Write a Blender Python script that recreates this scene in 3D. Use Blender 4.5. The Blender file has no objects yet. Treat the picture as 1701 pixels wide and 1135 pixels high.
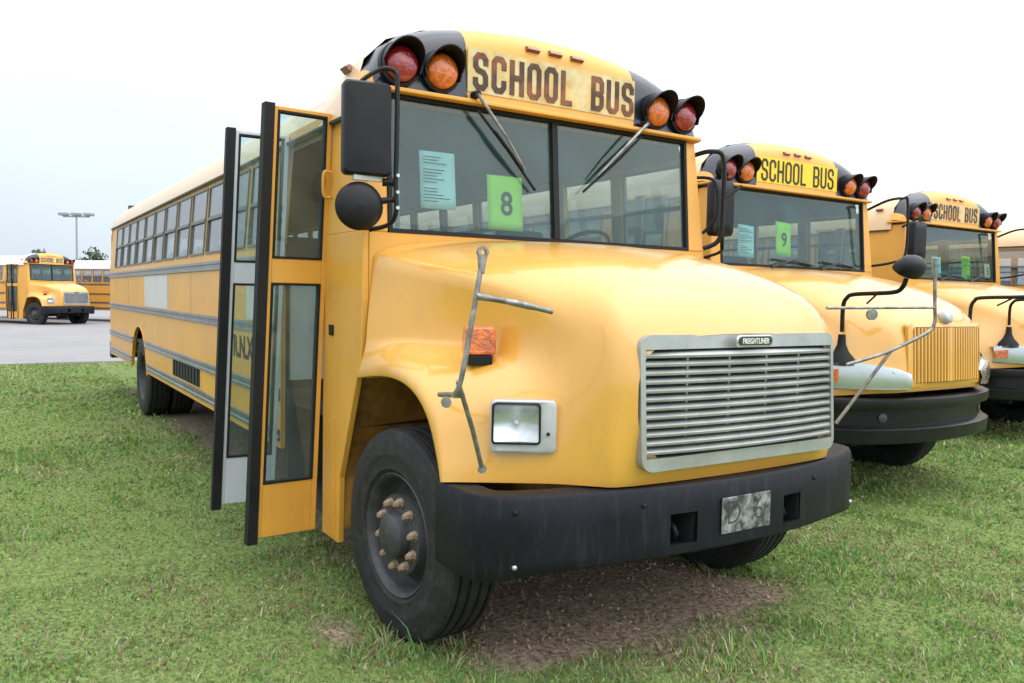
import bpy, bmesh, math, random
import numpy as np
from mathutils import Vector, Matrix
random.seed(7); RNG = np.random.default_rng(7)
scene = bpy.context.scene
COL = scene.collection
R = math.radians

# ------------------------------------------------------------------ camera
cam_data = bpy.data.cameras.new('camera'); cam = bpy.data.objects.new('camera', cam_data); COL.objects.link(cam)
cF = Vector((-0.8394916, 0.54048105, -0.05598293)); cR = Vector((0.54038843, 0.84122124, 0.01808757)); cU = Vector((-0.05687002, 0.01506817, 0.99826788))
cP = Vector((3.557, -2.805, 1.636))
cam.matrix_world = Matrix(((cR.x, cU.x, -cF.x, cP.x), (cR.y, cU.y, -cF.y, cP.y), (cR.z, cU.z, -cF.z, cP.z), (0, 0, 0, 1)))
cam_data.sensor_width = 36; cam_data.lens = 1340 / 1701 * 36; cam_data.clip_start = .05; cam_data.clip_end = 3000
scene.camera = cam

# ------------------------------------------------------------------ sky: bright broken overcast over a daylight sky
SUN_EL, SUN_AZ = 52, 35            # azimuth of the sun measured from +X towards +Y
world = bpy.data.worlds.new('World'); scene.world = world; world.use_nodes = True
nt = world.node_tree; nt.nodes.clear(); N = nt.nodes.new; L = nt.links.new
out = N('ShaderNodeOutputWorld'); bg = N('ShaderNodeBackground'); sky = N('ShaderNodeTexSky')
sky.sky_type = 'NISHITA'; sky.sun_disc = False; sky.sun_elevation = R(SUN_EL); sky.sun_rotation = R(90 - SUN_AZ)
sky.air_density = 1.0; sky.dust_density = 2.0
# cloud layer: dim at the horizon, brighter overhead and towards the veiled sun, lightly mottled
def VM(op, a=None, b=None):
    n = N('ShaderNodeMath'); n.operation = op
    for i, q in ((0, a), (1, b)):
        if q is None: continue
        if isinstance(q, (int, float)): n.inputs[i].default_value = q
        else: L(q, n.inputs[i])
    return n.outputs[0]
tc = N('ShaderNodeTexCoord'); sp = N('ShaderNodeSeparateXYZ'); L(tc.outputs['Generated'], sp.inputs[0])
up = VM('POWER', VM('MAXIMUM', sp.outputs[2], .0), 1.15)
glow = VM('ADD', VM('MULTIPLY', sp.outputs[0], .18 * math.cos(R(SUN_AZ)) ), VM('MULTIPLY', sp.outputs[1], (.26) * math.sin(R(SUN_AZ))))
mp = N('ShaderNodeMapping'); mp.inputs['Scale'].default_value = (1, 1, 2.4); L(tc.outputs['Generated'], mp.inputs[0])
nz = N('ShaderNodeTexNoise'); nz.inputs['Scale'].default_value = 1.7; nz.inputs['Detail'].default_value = 5; L(mp.outputs[0], nz.inputs['Vector'])
lum = VM('MULTIPLY', VM('ADD', 1.0, glow), VM('ADD', .82, VM('MULTIPLY', nz.outputs['Fac'], .36)))
ramp = N('ShaderNodeMixRGB'); ramp.inputs[1].default_value = (6.2, 7.1, 7.9, 1); ramp.inputs[2].default_value = (21, 21.4, 22.2, 1); L(up, ramp.inputs[0])
cl = N('ShaderNodeVectorMath'); cl.operation = 'SCALE'; L(ramp.outputs[0], cl.inputs[0]); L(lum, cl.inputs['Scale'])
mx = N('ShaderNodeMixRGB'); mx.inputs[0].default_value = .92; L(sky.outputs[0], mx.inputs[1]); L(cl.outputs[0], mx.inputs[2])
L(mx.outputs[0], bg.inputs[0]); L(bg.outputs[0], out.inputs[0])
bg.inputs['Strength'].default_value = .1

# ------------------------------------------------------------------ sun behind thin cloud
sd = bpy.data.lights.new('sun', 'SUN'); sun = bpy.data.objects.new('sun', sd); COL.objects.link(sun)
sd.energy = .9; sd.angle = R(80); sd.color = (1, .96, .9)
sv = Vector((math.cos(R(SUN_EL)) * math.cos(R(SUN_AZ)), math.cos(R(SUN_EL)) * math.sin(R(SUN_AZ)), math.sin(R(SUN_EL))))
sun.rotation_euler = sv.to_track_quat('Z', 'Y').to_euler(); sun.location = (20, 15, 30)

# ------------------------------------------------------------------ exposure
vs = scene.view_settings; vs.view_transform = 'Standard'; vs.look = 'None'; vs.gamma = 1; vs.use_curve_mapping = False; vs.exposure = .5
scene.cycles.max_bounces = 10; scene.cycles.transparent_max_bounces = 24

# ================================================================== materials
MT = {}
def mat(name, col, rough=.5, metal=0., coat=0., var=None, bump=None, spec=.5, stain=None, streak=None):
    """var=(scale, amount): brightness mottling; bump=(scale, strength); stain=(colour, scale, low, high, amount)"""
    m = bpy.data.materials.new(name); m.use_nodes = True; t = m.node_tree; b = t.nodes['Principled BSDF']
    b.inputs['Base Color'].default_value = (*col, 1); b.inputs['Roughness'].default_value = rough; b.inputs['Metallic'].default_value = metal
    b.inputs['Coat Weight'].default_value = coat; b.inputs['Coat Roughness'].default_value = .12; b.inputs['Specular IOR Level'].default_value = spec
    cn = t.nodes.new('ShaderNodeTexCoord'); src = None
    if var:
        n = t.nodes.new('ShaderNodeTexNoise'); n.inputs['Scale'].default_value = var[0]; n.inputs['Detail'].default_value = 6
        t.links.new(cn.outputs['Object'], n.inputs['Vector'])
        r = t.nodes.new('ShaderNodeValToRGB'); k = var[1]
        r.color_ramp.elements[0].position = .3; r.color_ramp.elements[0].color = (*[c * (1 - k) for c in col], 1)
        r.color_ramp.elements[1].position = .7; r.color_ramp.elements[1].color = (*[min(1, c * (1 + k)) for c in col], 1)
        t.links.new(n.outputs['Fac'], r.inputs[0]); src = r.outputs[0]
        rr = t.nodes.new('ShaderNodeMapRange'); rr.inputs[3].default_value = rough * .8; rr.inputs[4].default_value = min(1, rough * 1.25)
        t.links.new(n.outputs['Fac'], rr.inputs[0]); t.links.new(rr.outputs[0], b.inputs['Roughness'])
    if stain:
        sc, scl, lo, hi, am = stain
        n = t.nodes.new('ShaderNodeTexNoise'); n.inputs['Scale'].default_value = scl; n.inputs['Detail'].default_value = 9; n.inputs['Roughness'].default_value = .65
        if streak:
            mpp = t.nodes.new('ShaderNodeMapping'); mpp.inputs['Scale'].default_value = streak; t.links.new(cn.outputs['Object'], mpp.inputs[0]); t.links.new(mpp.outputs[0], n.inputs['Vector'])
        else: t.links.new(cn.outputs['Object'], n.inputs['Vector'])
        r = t.nodes.new('ShaderNodeMapRange'); r.inputs[1].default_value = lo; r.inputs[2].default_value = hi; r.inputs[4].default_value = am
        t.links.new(n.outputs['Fac'], r.inputs[0])
        x = t.nodes.new('ShaderNodeMixRGB'); t.links.new(r.outputs[0], x.inputs[0])
        if src: t.links.new(src, x.inputs[1])
        else: x.inputs[1].default_value = (*col, 1)
        x.inputs[2].default_value = (*sc, 1); src = x.outputs[0]
    if src: t.links.new(src, b.inputs['Base Color'])
    if bump:
        n = t.nodes.new('ShaderNodeTexNoise'); n.inputs['Scale'].default_value = bump[0]; n.inputs['Detail'].default_value = 5
        t.links.new(cn.outputs['Object'], n.inputs['Vector'])
        u = t.nodes.new('ShaderNodeBump'); u.inputs['Strength'].default_value = bump[1]; u.inputs['Distance'].default_value = .02
        t.links.new(n.outputs['Fac'], u.inputs['Height']); t.links.new(u.outputs[0], b.inputs['Normal'])
    MT[name] = m; return m

def glass(name, tint, rough=.015, ior=1.5, film=(.45, .5, .5)):
    m = bpy.data.materials.new(name); m.use_nodes = True; t = m.node_tree; t.nodes.clear()
    o = t.nodes.new('ShaderNodeOutputMaterial'); mi = t.nodes.new('ShaderNodeMixShader'); tr = t.nodes.new('ShaderNodeBsdfTransparent')
    gl = t.nodes.new('ShaderNodeBsdfGlossy'); fr = t.nodes.new('ShaderNodeFresnel'); ge = t.nodes.new('ShaderNodeNewGeometry'); ir = t.nodes.new('ShaderNodeMapRange'); ir.inputs[3].default_value = ior; ir.inputs[4].default_value = 1 / ior; t.links.new(ge.outputs['Backfacing'], ir.inputs[0]); t.links.new(ir.outputs[0], fr.inputs[0])
    tr.inputs[0].default_value = (*tint, 1); gl.inputs['Roughness'].default_value = rough
    cn = t.nodes.new('ShaderNodeTexCoord'); n = t.nodes.new('ShaderNodeTexNoise'); n.inputs['Scale'].default_value = 1.6
    u = t.nodes.new('ShaderNodeBump'); u.inputs['Strength'].default_value = .05; u.inputs['Distance'].default_value = .02
    t.links.new(cn.outputs['Object'], n.inputs['Vector']); t.links.new(n.outputs['Fac'], u.inputs['Height']); t.links.new(u.outputs[0], gl.inputs['Normal'])
    # film of dust: a little diffuse scatter
    df = t.nodes.new('ShaderNodeBsdfDiffuse'); df.inputs[0].default_value = (*film, 1); m2 = t.nodes.new('ShaderNodeMixShader')
    n2 = t.nodes.new('ShaderNodeTexNoise'); n2.inputs['Scale'].default_value = 3.; n2.inputs['Detail'].default_value = 8
    t.links.new(cn.outputs['Object'], n2.inputs['Vector'])
    r2 = t.nodes.new('ShaderNodeMapRange'); r2.inputs[1].default_value = .3; r2.inputs[2].default_value = .8; r2.inputs[3].default_value = .03; r2.inputs[4].default_value = .12
    t.links.new(n2.outputs['Fac'], r2.inputs[0]); t.links.new(r2.outputs[0], m2.inputs[0]); t.links.new(tr.outputs[0], m2.inputs[1]); t.links.new(df.outputs[0], m2.inputs[2])
    t.links.new(fr.outputs[0], mi.inputs[0]); t.links.new(m2.outputs[0], mi.inputs[1]); t.links.new(gl.outputs[0], mi.inputs[2]); t.links.new(mi.outputs[0], o.inputs[0])
    MT[name] = m; return m

def coat_ior(n, v): MT[n].node_tree.nodes['Principled BSDF'].inputs['Coat IOR'].default_value = v
YEL = (.73, .358, .052)
mat('yellow', YEL, .44, coat=.15, var=(2.3, .08), stain=((.36, .21, .07), 14, .54, .84, .4), streak=(1, 1, .25), bump=(2.2, .05))
mat('hood_yellow', (.75, .378, .058), .36, coat=.8, var=(1.3, .09), stain=((.45, .27, .08), 16, .54, .82, .35), streak=(1, 1, .3), bump=(3.5, .04))
coat_ior('hood_yellow', 1.7)
mat('yellow_dirty', (.42, .19, .03), .7, var=(5, .2), stain=((.05, .035, .02), 4, .42, .7, .85), bump=(30, .2))
mat('roof_yellow', (.75, .52, .29), .4, coat=.5, var=(1.5, .06), stain=((.4, .3, .2), 5, .55, .85, .4))
mat('roof_white', (.72, .70, .66), .4, coat=.3, var=(1.5, .05))
mat('black_paint', (.009, .012, .024), .3, coat=.25, var=(4, .4))
mat('black_rubber', (.010, .010, .011), .65, spec=.3, var=(8, .3), bump=(60, .1))
mat('black_plastic', (.008, .008, .011), .45, spec=.3, var=(6, .3))
mat('bumper_black', (.007, .008, .013), .5, spec=.25, var=(3, .35), stain=((.07, .07, .08), 26, .54, .88, .45), streak=(1, 1, .14), bump=(9, .16))
mat('bumper_gloss', (.007, .007, .009), .35, spec=.35, var=(4, .4), bump=(7, .15))
mat('tyre', (.013, .013, .015), .72, var=(9, .35), stain=((.10, .08, .06), 14, .5, .85, .45), bump=(40, .25))
mat('rim', (.055, .058, .064), .5, .3, var=(7, .3), stain=((.18, .13, .09), 18, .5, .8, .5), bump=(30, .15))
mat('rust', (.25, .16, .10), .8, var=(30, .5), stain=((.42, .38, .33), 22, .5, .62, .8), bump=(80, .3))
mat('grille_grey', (.40, .41, .41), .38, .55, var=(5, .15), stain=((.16, .15, .13), 25, .55, .85, .5))
mat('rail', (.20, .21, .23), .3, .55, var=(6, .3))
mat('dark', (.012, .012, .012), .8)
mat('chassis', (.018, .017, .016), .8, var=(6, .4), bump=(25, .3))
mat('radiator', (.05, .052, .055), .6, .4, var=(60, .5))
mat('red_lens', (.29, .008, .016), .14, coat=1, var=(26, .3), bump=(70, .35))
mat('amber_lens', (.66, .135, .006), .14, coat=1, var=(34, .45), bump=(70, .5))
mat('marker_lens', (.25, .045, .02), .3, coat=.6, var=(40, .3), bump=(60, .5))
mat('clear_lens', (.66, .69, .70), .16, .35, coat=1, var=(9, .45), bump=(16, .12))
mat('chrome', (.75, .76, .78), .12, 1., var=(12, .1))
mat('reflector', (.66, .68, .70), .26, .9, bump=(5, .15))
mat('bezel', (.46, .47, .48), .35, .2, var=(10, .1))
mat('steel_tube', (.30, .29, .28), .45, .7, var=(20, .4), stain=((.10, .06, .04), 30, .45, .8, .8))
mat('frame_grey', (.16, .155, .15), .45, .3, var=(9, .2))
mat('alu', (.55, .56, .58), .3, .8, var=(14, .15))
mat('panel_grey', (.58, .60, .66), .45, var=(4, .06))
mat('patch_white', (.60, .58, .60), .5, var=(3, .08))
mat('sign_faded', (.62, .44, .16), .5, var=(12, .18), stain=((.66, .60, .40), 9, .45, .65, .8))
mat('sign_bright', (.86, .58, .02), .45, var=(20, .06))
mat('letter_faded', (.055, .024, .016), .6, stain=((.30, .09, .03), 5, .45, .62, .8))
mat('dark_grey', (.05, .05, .055), .5)
mat('letter_black', (.012, .012, .012), .5)
mat('paper_blue', (.66, .86, .92), .7, var=(14, .06))
mat('paper_green', (.56, .92, .10), .7, var=(9, .05))
mat('paper_white', (.75, .76, .74), .7)
mat('seat', (.055, .05, .035), .6, var=(8, .2), bump=(40, .1))
mat('interior', (.19, .225, .22), .6, var=(3, .08))
mat('floor_rubber', (.03, .03, .032), .7)
mat('dash', (.05, .055, .06), .6)
mat('concrete', (.25, .243, .245), .85, var=(.35, .08), stain=((.17, .165, .165), .8, .5, .8, .5), bump=(8, .1))
mat('bark', (.09, .065, .045), .9, var=(12, .3))
mat('leaf', (.10, .14, .085), .7, var=(3, .4))
mat('galv', (.35, .36, .37), .45, .7)
mat('plate', (.05, .052, .06), .4, .2, var=(25, .3), stain=((.40, .41, .42), 14, .42, .62, .85))
mat('emblem_dark', (.03, .032, .05), .3)
glass('lamp_glass', (.93, .95, .95), film=(.6, .62, .62)); glass('ws_glass', (.73, .84, .83), film=(.16, .32, .35)); glass('side_glass', (.86, .89, .90), ior=2.5, film=(.62, .60, .64)); glass('door_glass', (.80, .90, .88))

# ================================================================== mesh helpers
class MB:
    def __init__(s): s.v = []; s.f = []; s.m = []
    def add(s, vs, fs, mi=0):
        o = len(s.v); s.v += [tuple(v) for v in vs]
        for f in fs: s.f.append(tuple(i + o for i in f)); s.m.append(mi)
        return s
    def box(s, x0, x1, y0, y1, z0, z1, mi=0):
        x0, x1 = sorted((x0, x1)); y0, y1 = sorted((y0, y1)); z0, z1 = sorted((z0, z1))
        return s.add([(x0, y0, z0), (x1, y0, z0), (x1, y1, z0), (x0, y1, z0), (x0, y0, z1), (x1, y0, z1), (x1, y1, z1), (x0, y1, z1)],
              [(0, 3, 2, 1), (4, 5, 6, 7), (0, 1, 5, 4), (1, 2, 6, 5), (2, 3, 7, 6), (3, 0, 4, 7)], mi)
    def hexa(s, p, mi=0):      # 8 points, bottom 4 then top 4
        return s.add(p, [(0, 3, 2, 1), (4, 5, 6, 7), (0, 1, 5, 4), (1, 2, 6, 5), (2, 3, 7, 6), (3, 0, 4, 7)], mi)
    def tube(s, pts, r, n=8, mi=0):
        pts = [Vector(p) for p in pts]; rs = r if isinstance(r, (list, tuple)) else [r] * len(pts)
        t0 = (pts[1] - pts[0]).normalized(); a = t0.orthogonal().normalized(); rings = []
        for i, p in enumerate(pts):
            t = ((pts[min(i + 1, len(pts) - 1)] - p).normalized() + (p - pts[max(i - 1, 0)]).normalized())
            t = t.normalized() if t.length > 1e-6 else t0
            a = (a - t * a.dot(t)).normalized(); b = t.cross(a)
            rings.append([p + (a * math.cos(k * 2 * math.pi / n) + b * math.sin(k * 2 * math.pi / n)) * rs[i] for k in range(n)])
        vs = [q for rg in rings for q in rg]; fs = []
        for i in range(len(pts) - 1):
            for k in range(n): fs.append((i * n + k, i * n + (k + 1) % n, (i + 1) * n + (k + 1) % n, (i + 1) * n + k))
        fs.append(tuple(range(n - 1, -1, -1))); fs.append(tuple((len(pts) - 1) * n + k for k in range(n)))
        return s.add(vs, fs, mi)
    def lathe(s, prof, c=(0, 0, 0), axis=(0, -1, 0), n=48, mi=0):      # prof: (radius, offset along axis)
        ax = Vector(axis).normalized(); a = ax.orthogonal().normalized(); b = ax.cross(a); c = Vector(c); vs = []; fs = []
        for r, h in prof:
            for k in range(n):
                t = 2 * math.pi * k / n; vs.append(c + ax * h + (a * math.cos(t) + b * math.sin(t)) * max(r, 1e-4))
        for i in range(len(prof) - 1):
            for k in range(n): fs.append((i * n + k, i * n + (k + 1) % n, (i + 1) * n + (k + 1) % n, (i + 1) * n + k))
        return s.add(vs, fs, mi)
    def prism(s, ol, axis, c0, c1, mi=0):       # outline in the two other axes, extruded along axis from c0 to c1
        def P(a, b, c): return {'x': (c, a, b), 'y': (a, c, b), 'z': (a, b, c)}[axis]
        n = len(ol); vs = [P(a, b, c0) for a, b in ol] + [P(a, b, c1) for a, b in ol]
        return s.add(vs, [tuple(range(n - 1, -1, -1)), tuple(range(n, 2 * n))] + [(i, (i + 1) % n, n + (i + 1) % n, n + i) for i in range(n)], mi)
    def grid(s, P, mi=0, skip=None, mf=None):
        nr, nc = len(P), len(P[0]); o = [q for r in P for q in r]; b = len(s.v); s.v += [tuple(q) for q in o]
        for i in range(nr - 1):
            for j in range(nc - 1):
                if skip and skip(i, j): continue
                s.f.append((b + i * nc + j, b + i * nc + j + 1, b + (i + 1) * nc + j + 1, b + (i + 1) * nc + j)); s.m.append(mf(i, j) if mf else mi)
        return s
    def mesh(s, name, mats, smooth=None, norm=True):
        me = bpy.data.meshes.new(name); me.from_pydata(s.v, [], s.f); me.update()
        for m in (mats if isinstance(mats, (list, tuple)) else [mats]): me.materials.append(MT[m])
        me.polygons.foreach_set('material_index', s.m)
        if norm:
            bm = bmesh.new(); bm.from_mesh(me); bmesh.ops.recalc_face_normals(bm, faces=bm.faces); bm.to_mesh(me); bm.free()
        if smooth is not None: me.shade_smooth(); me.set_sharp_from_angle(angle=R(smooth))
        return me
    def build(s, name, mats, parent=None, smooth=None, bevel=None, norm=True, sub=None):
        me = s.mesh(name, mats, smooth, norm); o = bpy.data.objects.new(name, me); COL.objects.link(o)
        if parent: o.parent = parent
        if bevel:
            b = o.modifiers.new('bevel', 'BEVEL'); b.width = bevel; b.segments = 2; b.limit_method = 'ANGLE'; b.angle_limit = R(40); b.harden_normals = False
        if sub:
            b = o.modifiers.new('sub', 'SUBSURF'); b.levels = sub; b.render_levels = sub
        return o
def inst(name, me, parent, M=None):
    o = bpy.data.objects.new(name, me); COL.objects.link(o); o.parent = parent
    if M is not None: o.matrix_local = M
    return o
def tag(o, label=None, cat=None, group=None, kind=None):
    for k, v in (('label', label), ('category', cat), ('group', group), ('kind', kind)):
        if v: o[k] = v
    return o
def empty(name, loc, rz=0):
    o = bpy.data.objects.new(name, None); COL.objects.link(o); o.location = loc; o.rotation_euler = (0, 0, rz); o.empty_display_size = .3; return o
CH = {}
def copy_tree(o, parent=None):
    c = o.copy(); COL.objects.link(c); c.parent = parent
    for ch in list(o.children): copy_tree(ch, c)
    return c
def text_mesh(s, size, mt, bold=.0, depth=.004, xs=1., sp=1.):
    cu = bpy.data.curves.new('lettering', 'FONT'); cu.body = s; cu.size = size; cu.align_x = 'CENTER'; cu.align_y = 'CENTER'; cu.offset = bold; cu.extrude = depth; cu.space_character = sp
    cu.resolution_u = 3
    o = bpy.data.objects.new('lettering', cu); COL.objects.link(o); dg = bpy.context.evaluated_depsgraph_get()
    me = bpy.data.meshes.new_from_object(o.evaluated_get(dg)); bpy.data.objects.remove(o); bpy.data.curves.remove(cu)
    for v in me.vertices: v.co.x *= xs
    me.materials.clear(); me.materials.append(MT[mt]); return me
GL = {}
_c, _v = .26, .12
GL['O'] = [([(_c, 0), (1 - _c, 0), (1, _v), (1, 1 - _v), (1 - _c, 1), (_c, 1), (0, 1 - _v), (0, _v)], True)]
GL['C'] = [([(1, .34), (1, _v), (1 - _c, 0), (_c, 0), (0, _v), (0, 1 - _v), (_c, 1), (1 - _c, 1), (1, 1 - _v), (1, .66)], False)]
GL['S'] = [([(0, .30), (0, _v), (_c, 0), (1 - _c, 0), (1, _v), (1, .36), (.78, .48), (.22, .54), (0, .66), (0, 1 - _v), (_c, 1), (1 - _c, 1), (1, 1 - _v), (1, .70)], False)]
GL['H'] = [([(0, -.06), (0, 1.06)], False), ([(1, -.06), (1, 1.06)], False), ([(0, .5), (1, .5)], False)]
GL['L'] = [([(0, 1.06), (0, 0), (1, 0)], False)]
GL['U'] = [([(0, 1.06), (0, _v), (_c, 0), (1 - _c, 0), (1, _v), (1, 1.06)], False)]
GL['B'] = [([(0, 0), (1 - _c, 0), (1, _v), (1, .40), (.8, .5), (1, .6), (1, 1 - _v), (1 - _c, 1), (0, 1)], True), ([(0, .5), (.8, .5)], False)]
def block_text(txt, H, W, gap, space, t, mt, depth=.004):
    tot = sum(space if c == ' ' else W for c in txt) + gap * (len(txt) - 1); m = MB(); x = -tot / 2
    for ch in txt:
        if ch == ' ': x += space + gap; continue
        for k, (pts, closed) in enumerate(GL[ch]):
            P = [Vector((x + t / 2 + u * (W - t), -H / 2 + t / 2 + v * (H - t))) for u, v in pts]; n = len(P); A = []; B = []
            for i in range(n):
                d0 = (P[i] - P[i - 1]).normalized() if (closed or i > 0) else (P[1] - P[0]).normalized()
                d1 = (P[(i + 1) % n] - P[i]).normalized() if (closed or i < n - 1) else d0
                n0 = Vector((-d0.y, d0.x)); n1 = Vector((-d1.y, d1.x)); b = (n0 + n1).normalized(); k2 = t / 2 / max(.5, b.dot(n0)); A.append(P[i] + b * k2); B.append(P[i] - b * k2)
            dz = depth + .0002 * k
            for i in range(n if closed else n - 1):
                j = (i + 1) % n; q = [A[i], A[j], B[j], B[i]]; m.add([(p.x, p.y, 0) for p in q] + [(p.x, p.y, dz) for p in q], [(0, 3, 2, 1), (4, 5, 6, 7), (0, 1, 5, 4), (1, 2, 6, 5), (2, 3, 7, 6), (3, 0, 4, 7)])
        x += W + gap
    return m.mesh('sign_word', mt)
def front_M(x, y, z, tilt=0, yaw=0):      # text plane facing +X
    return Matrix.Translation((x, y, z)) @ Matrix.Rotation(yaw, 4, 'Z') @ Matrix.Rotation(-tilt, 4, 'Y') @ Matrix(((0, 0, 1, 0), (1, 0, 0, 0), (0, 1, 0, 0), (0, 0, 0, 1)))
def side_M(x, y, z):                      # text plane facing -Y
    return Matrix.Translation((x, y, z)) @ Matrix(((1, 0, 0, 0), (0, 0, -1, 0), (0, 1, 0, 0), (0, 0, 0, 1)))
def rrect(hw, hh, r, n=5):
    o = []
    for cx, cy, a0 in ((hw - r, hh - r, 0), (-hw + r, hh - r, 90), (-hw + r, -hh + r, 180), (hw - r, -hh + r, 270)):
        for k in range(n + 1):
            a = R(a0 + 90 * k / n); o.append((cx + r * math.cos(a), cy + r * math.sin(a)))
    return o

# ================================================================== the bus body shared by all buses
XR = -10.9                                   # rear end; front axle is the origin, +X forward, -Y the door side
ROOF = [(1.185, 2.60), (1.172, 2.72), (1.125, 2.885), (1.0, 3.01), (.79, 3.095), (.52, 3.148), (.26, 3.173), (0, 3.18)]      # front cap
ROOFB = [(1.178, 2.578), (1.165, 2.66), (1.105, 2.79), (.975, 2.90), (.77, 2.985), (.515, 3.04), (.26, 3.068), (0, 3.078)]  # body behind it
ROOFBY = [(-w, z) for w, z in ROOFB] + [(w, z) for w, z in ROOFB[-2::-1]]
ROOFY = [(-w, z) for w, z in ROOF] + [(w, z) for w, z in ROOF[-2::-1]]
def yw(z): return 1.215 - max(0, z - 1.93) * .075
def wx(z): return -.335 - (z - 1.96) * .075
MULL = [-1.88 - .70 * k for k in range(13)]
ARCHX, ARCHR = -7.86, .64
def arch_pts(cx, zc, r, a0, a1, n=14): return [(cx + r * math.cos(R(a0 + (a1 - a0) * k / n)), zc + r * math.sin(R(a0 + (a1 - a0) * k / n))) for k in range(n + 1)]
CACHE = {}
def cmesh(key, fn):
    if key not in CACHE: CACHE[key] = fn()
    return CACHE[key]

def window_meshes():
    w, z0, z1 = .308, 1.960, 2.552; zm = 2.265; fr = MB(); d = .016
    def bar(x0, x1, a, b, o0=-.012, o1=.012):
        fr.hexa([(x0, -yw(a) + o0, a), (x1, -yw(a) + o0, a), (x1, -yw(a) + o1, a), (x0, -yw(a) + o1, a), (x0, -yw(b) + o0, b), (x1, -yw(b) + o0, b), (x1, -yw(b) + o1, b), (x0, -yw(b) + o1, b)])
    bar(-w, w, z0, z0 + d); bar(-w, w, z1 - d, z1); bar(-w, -w + d, z0 + d, z1 - d); bar(w - d, w, z0 + d, z1 - d); bar(-w + d, w - d, zm - .014, zm + .014, -.016, .012)
    def pane(a, b, off):
        p = MB(); p.hexa([(-w + d, -yw(a) + off, a), (w - d, -yw(a) + off, a), (w - d, -yw(a) + off + .005, a), (-w + d, -yw(a) + off + .005, a), (-w + d, -yw(b) + off, b), (w - d, -yw(b) + off, b), (w - d, -yw(b) + off + .005, b), (-w + d, -yw(b) + off + .005, b)])
        return p.mesh('pane', 'side_glass')
    return fr.mesh('window', 'frame_grey'), pane(zm + .014, z1 - d, -.004), pane(z0 + d, zm - .014, .004)

def rail_mesh(x0, x1, z, h, side, skip=None):
    m = MB(); y = 1.2155; segs = [(x0, x1)]
    if skip: segs = [(x0, skip[0]), (skip[1], x1)]
    for a, b in segs:
        ol = [(y, z - h / 2), (y + .016, z - h / 2 + .006), (y + .016, z - h * .18), (y + .005, z - h * .08), (y + .005, z + h * .08), (y + .016, z + h * .18), (y + .016, z + h / 2 - .006), (y, z + h / 2)]
        m.prism([(side * p, q) for p, q in ol], 'x', a, b)
    return m

def wheel_tyre(dual=False):
    m = MB(); Rr = .515; hw = .14
    prof = [(.288, -.10), (.30, -.125), (.33, -.138), (.40, -.145), (.465, -.138), (.492, -.128), (.508, -.118)]
    for g in (-.085, -.03, .03, .085): prof += [(Rr, g - .010), (Rr - .014, g - .006), (Rr - .014, g + .006), (Rr, g + .010)]
    prof += [(.508, .118), (.492, .128), (.488, .1285), (.465, .138), (.458, .1405), (.40, .145), (.392, .147), (.386, .145), (.33, .138), (.322, .140), (.30, .125), (.288, .10)]
    m.lathe(prof, n=64); return m.mesh('tyre', 'tyre', smooth=35)
def wheel_rim(front=True):
    m = MB()
    if front: prof = [(.29, -.1), (.29, .10), (.303, .125), (.297, .133), (.283, .122), (.272, .085), (.262, .045), (.245, .028), (.222, .040), (.205, .075), (.195, .112), (.12, .112), (.115, .115), (.105, .16), (.085, .175), (.03, .18), (0, .18)]
    else: prof = [(.29, -.1), (.29, .10), (.303, .125), (.297, .133), (.283, .122), (.272, .06), (.262, -.02), (.22, -.05), (.19, -.06), (.12, -.06), (.11, .03), (.085, .05), (0, .05)]
    m.lathe(prof, n=48); return m.mesh('rim', 'rim', smooth=40)
def nut_mesh():
    m = MB(); m.lathe([(0, .085), (.026, .085), (.026, .116), (.020, .122), (.016, .132), (0, .132)], n=6); m.lathe([(.032, .0905), (.032, .098), (0, .098)], n=12); return m.mesh('lug_nut', 'rust', smooth=30)

def add_wheel(root, x, y, front, low, steer=R(4.5)):
    s = 1 if y < 0 else -1; M0 = Matrix.Translation((x, y, .470 if front else .512)) @ Matrix.Rotation(steer if front else 0, 4, 'Z') @ (Matrix.Identity(4) if s > 0 else Matrix.Rotation(math.pi, 4, 'Z'))
    w = inst('wheel', cmesh('rim%d' % front, lambda: wheel_rim(front)), root, M0)
    inst('tyre', cmesh('tyre', wheel_tyre), w)
    if not front: inst('tyre', cmesh('tyre', wheel_tyre), w, Matrix.Translation((0, .30, 0)))
    if not low:
        for k in range(10):
            a = 2 * math.pi * (k + .3) / 10
            inst('lug_nut', cmesh('nut', nut_mesh), w, Matrix.Translation((.158 * math.cos(a), -.02 if front else .15, .158 * math.sin(a))) @ Matrix.Diagonal((.85, 1, .85, 1)))
    return w

def light_unit(root, x, y, z, col, r=.094):
    def lens():
        m = MB(); m.lathe([(r + .004, -.02), (r, .012), (r * .96, .03), (r * .8, .046), (r * .5, .056), (0, .06)], axis=(1, 0, 0), n=28); return m.mesh('warning_light', col, smooth=50)
    def visor():
        m = MB(); P = []
        for k in range(21):
            a = R(-25 + 230 * k / 20); ln = .04 + .10 * max(0, math.sin(a)) ** .7
            P.append([(-.02, math.cos(a) * (r + .012), math.sin(a) * (r + .012)), (ln, math.cos(a) * (r + .017), math.sin(a) * (r + .017)), (ln, math.cos(a) * (r + .010), math.sin(a) * (r + .010)), (-.02, math.cos(a) * (r + .006), math.sin(a) * (r + .006))])
        m.grid(P); return m.mesh('visor', 'black_plastic', smooth=50)
    def ring():
        m = MB(); m.lathe([(r + .02, -.03), (r + .02, .008), (r + .004, .012), (r + .002, -.02)], axis=(1, 0, 0), n=28); return m.mesh('bezel', 'black_plastic', smooth=40)
    l = inst('warning_light', cmesh('lens' + col, lens), root, Matrix.Translation((x, y, z)))
    inst('visor', cmesh('visor', visor), l); inst('bezel', cmesh('lring', ring), l)

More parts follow.
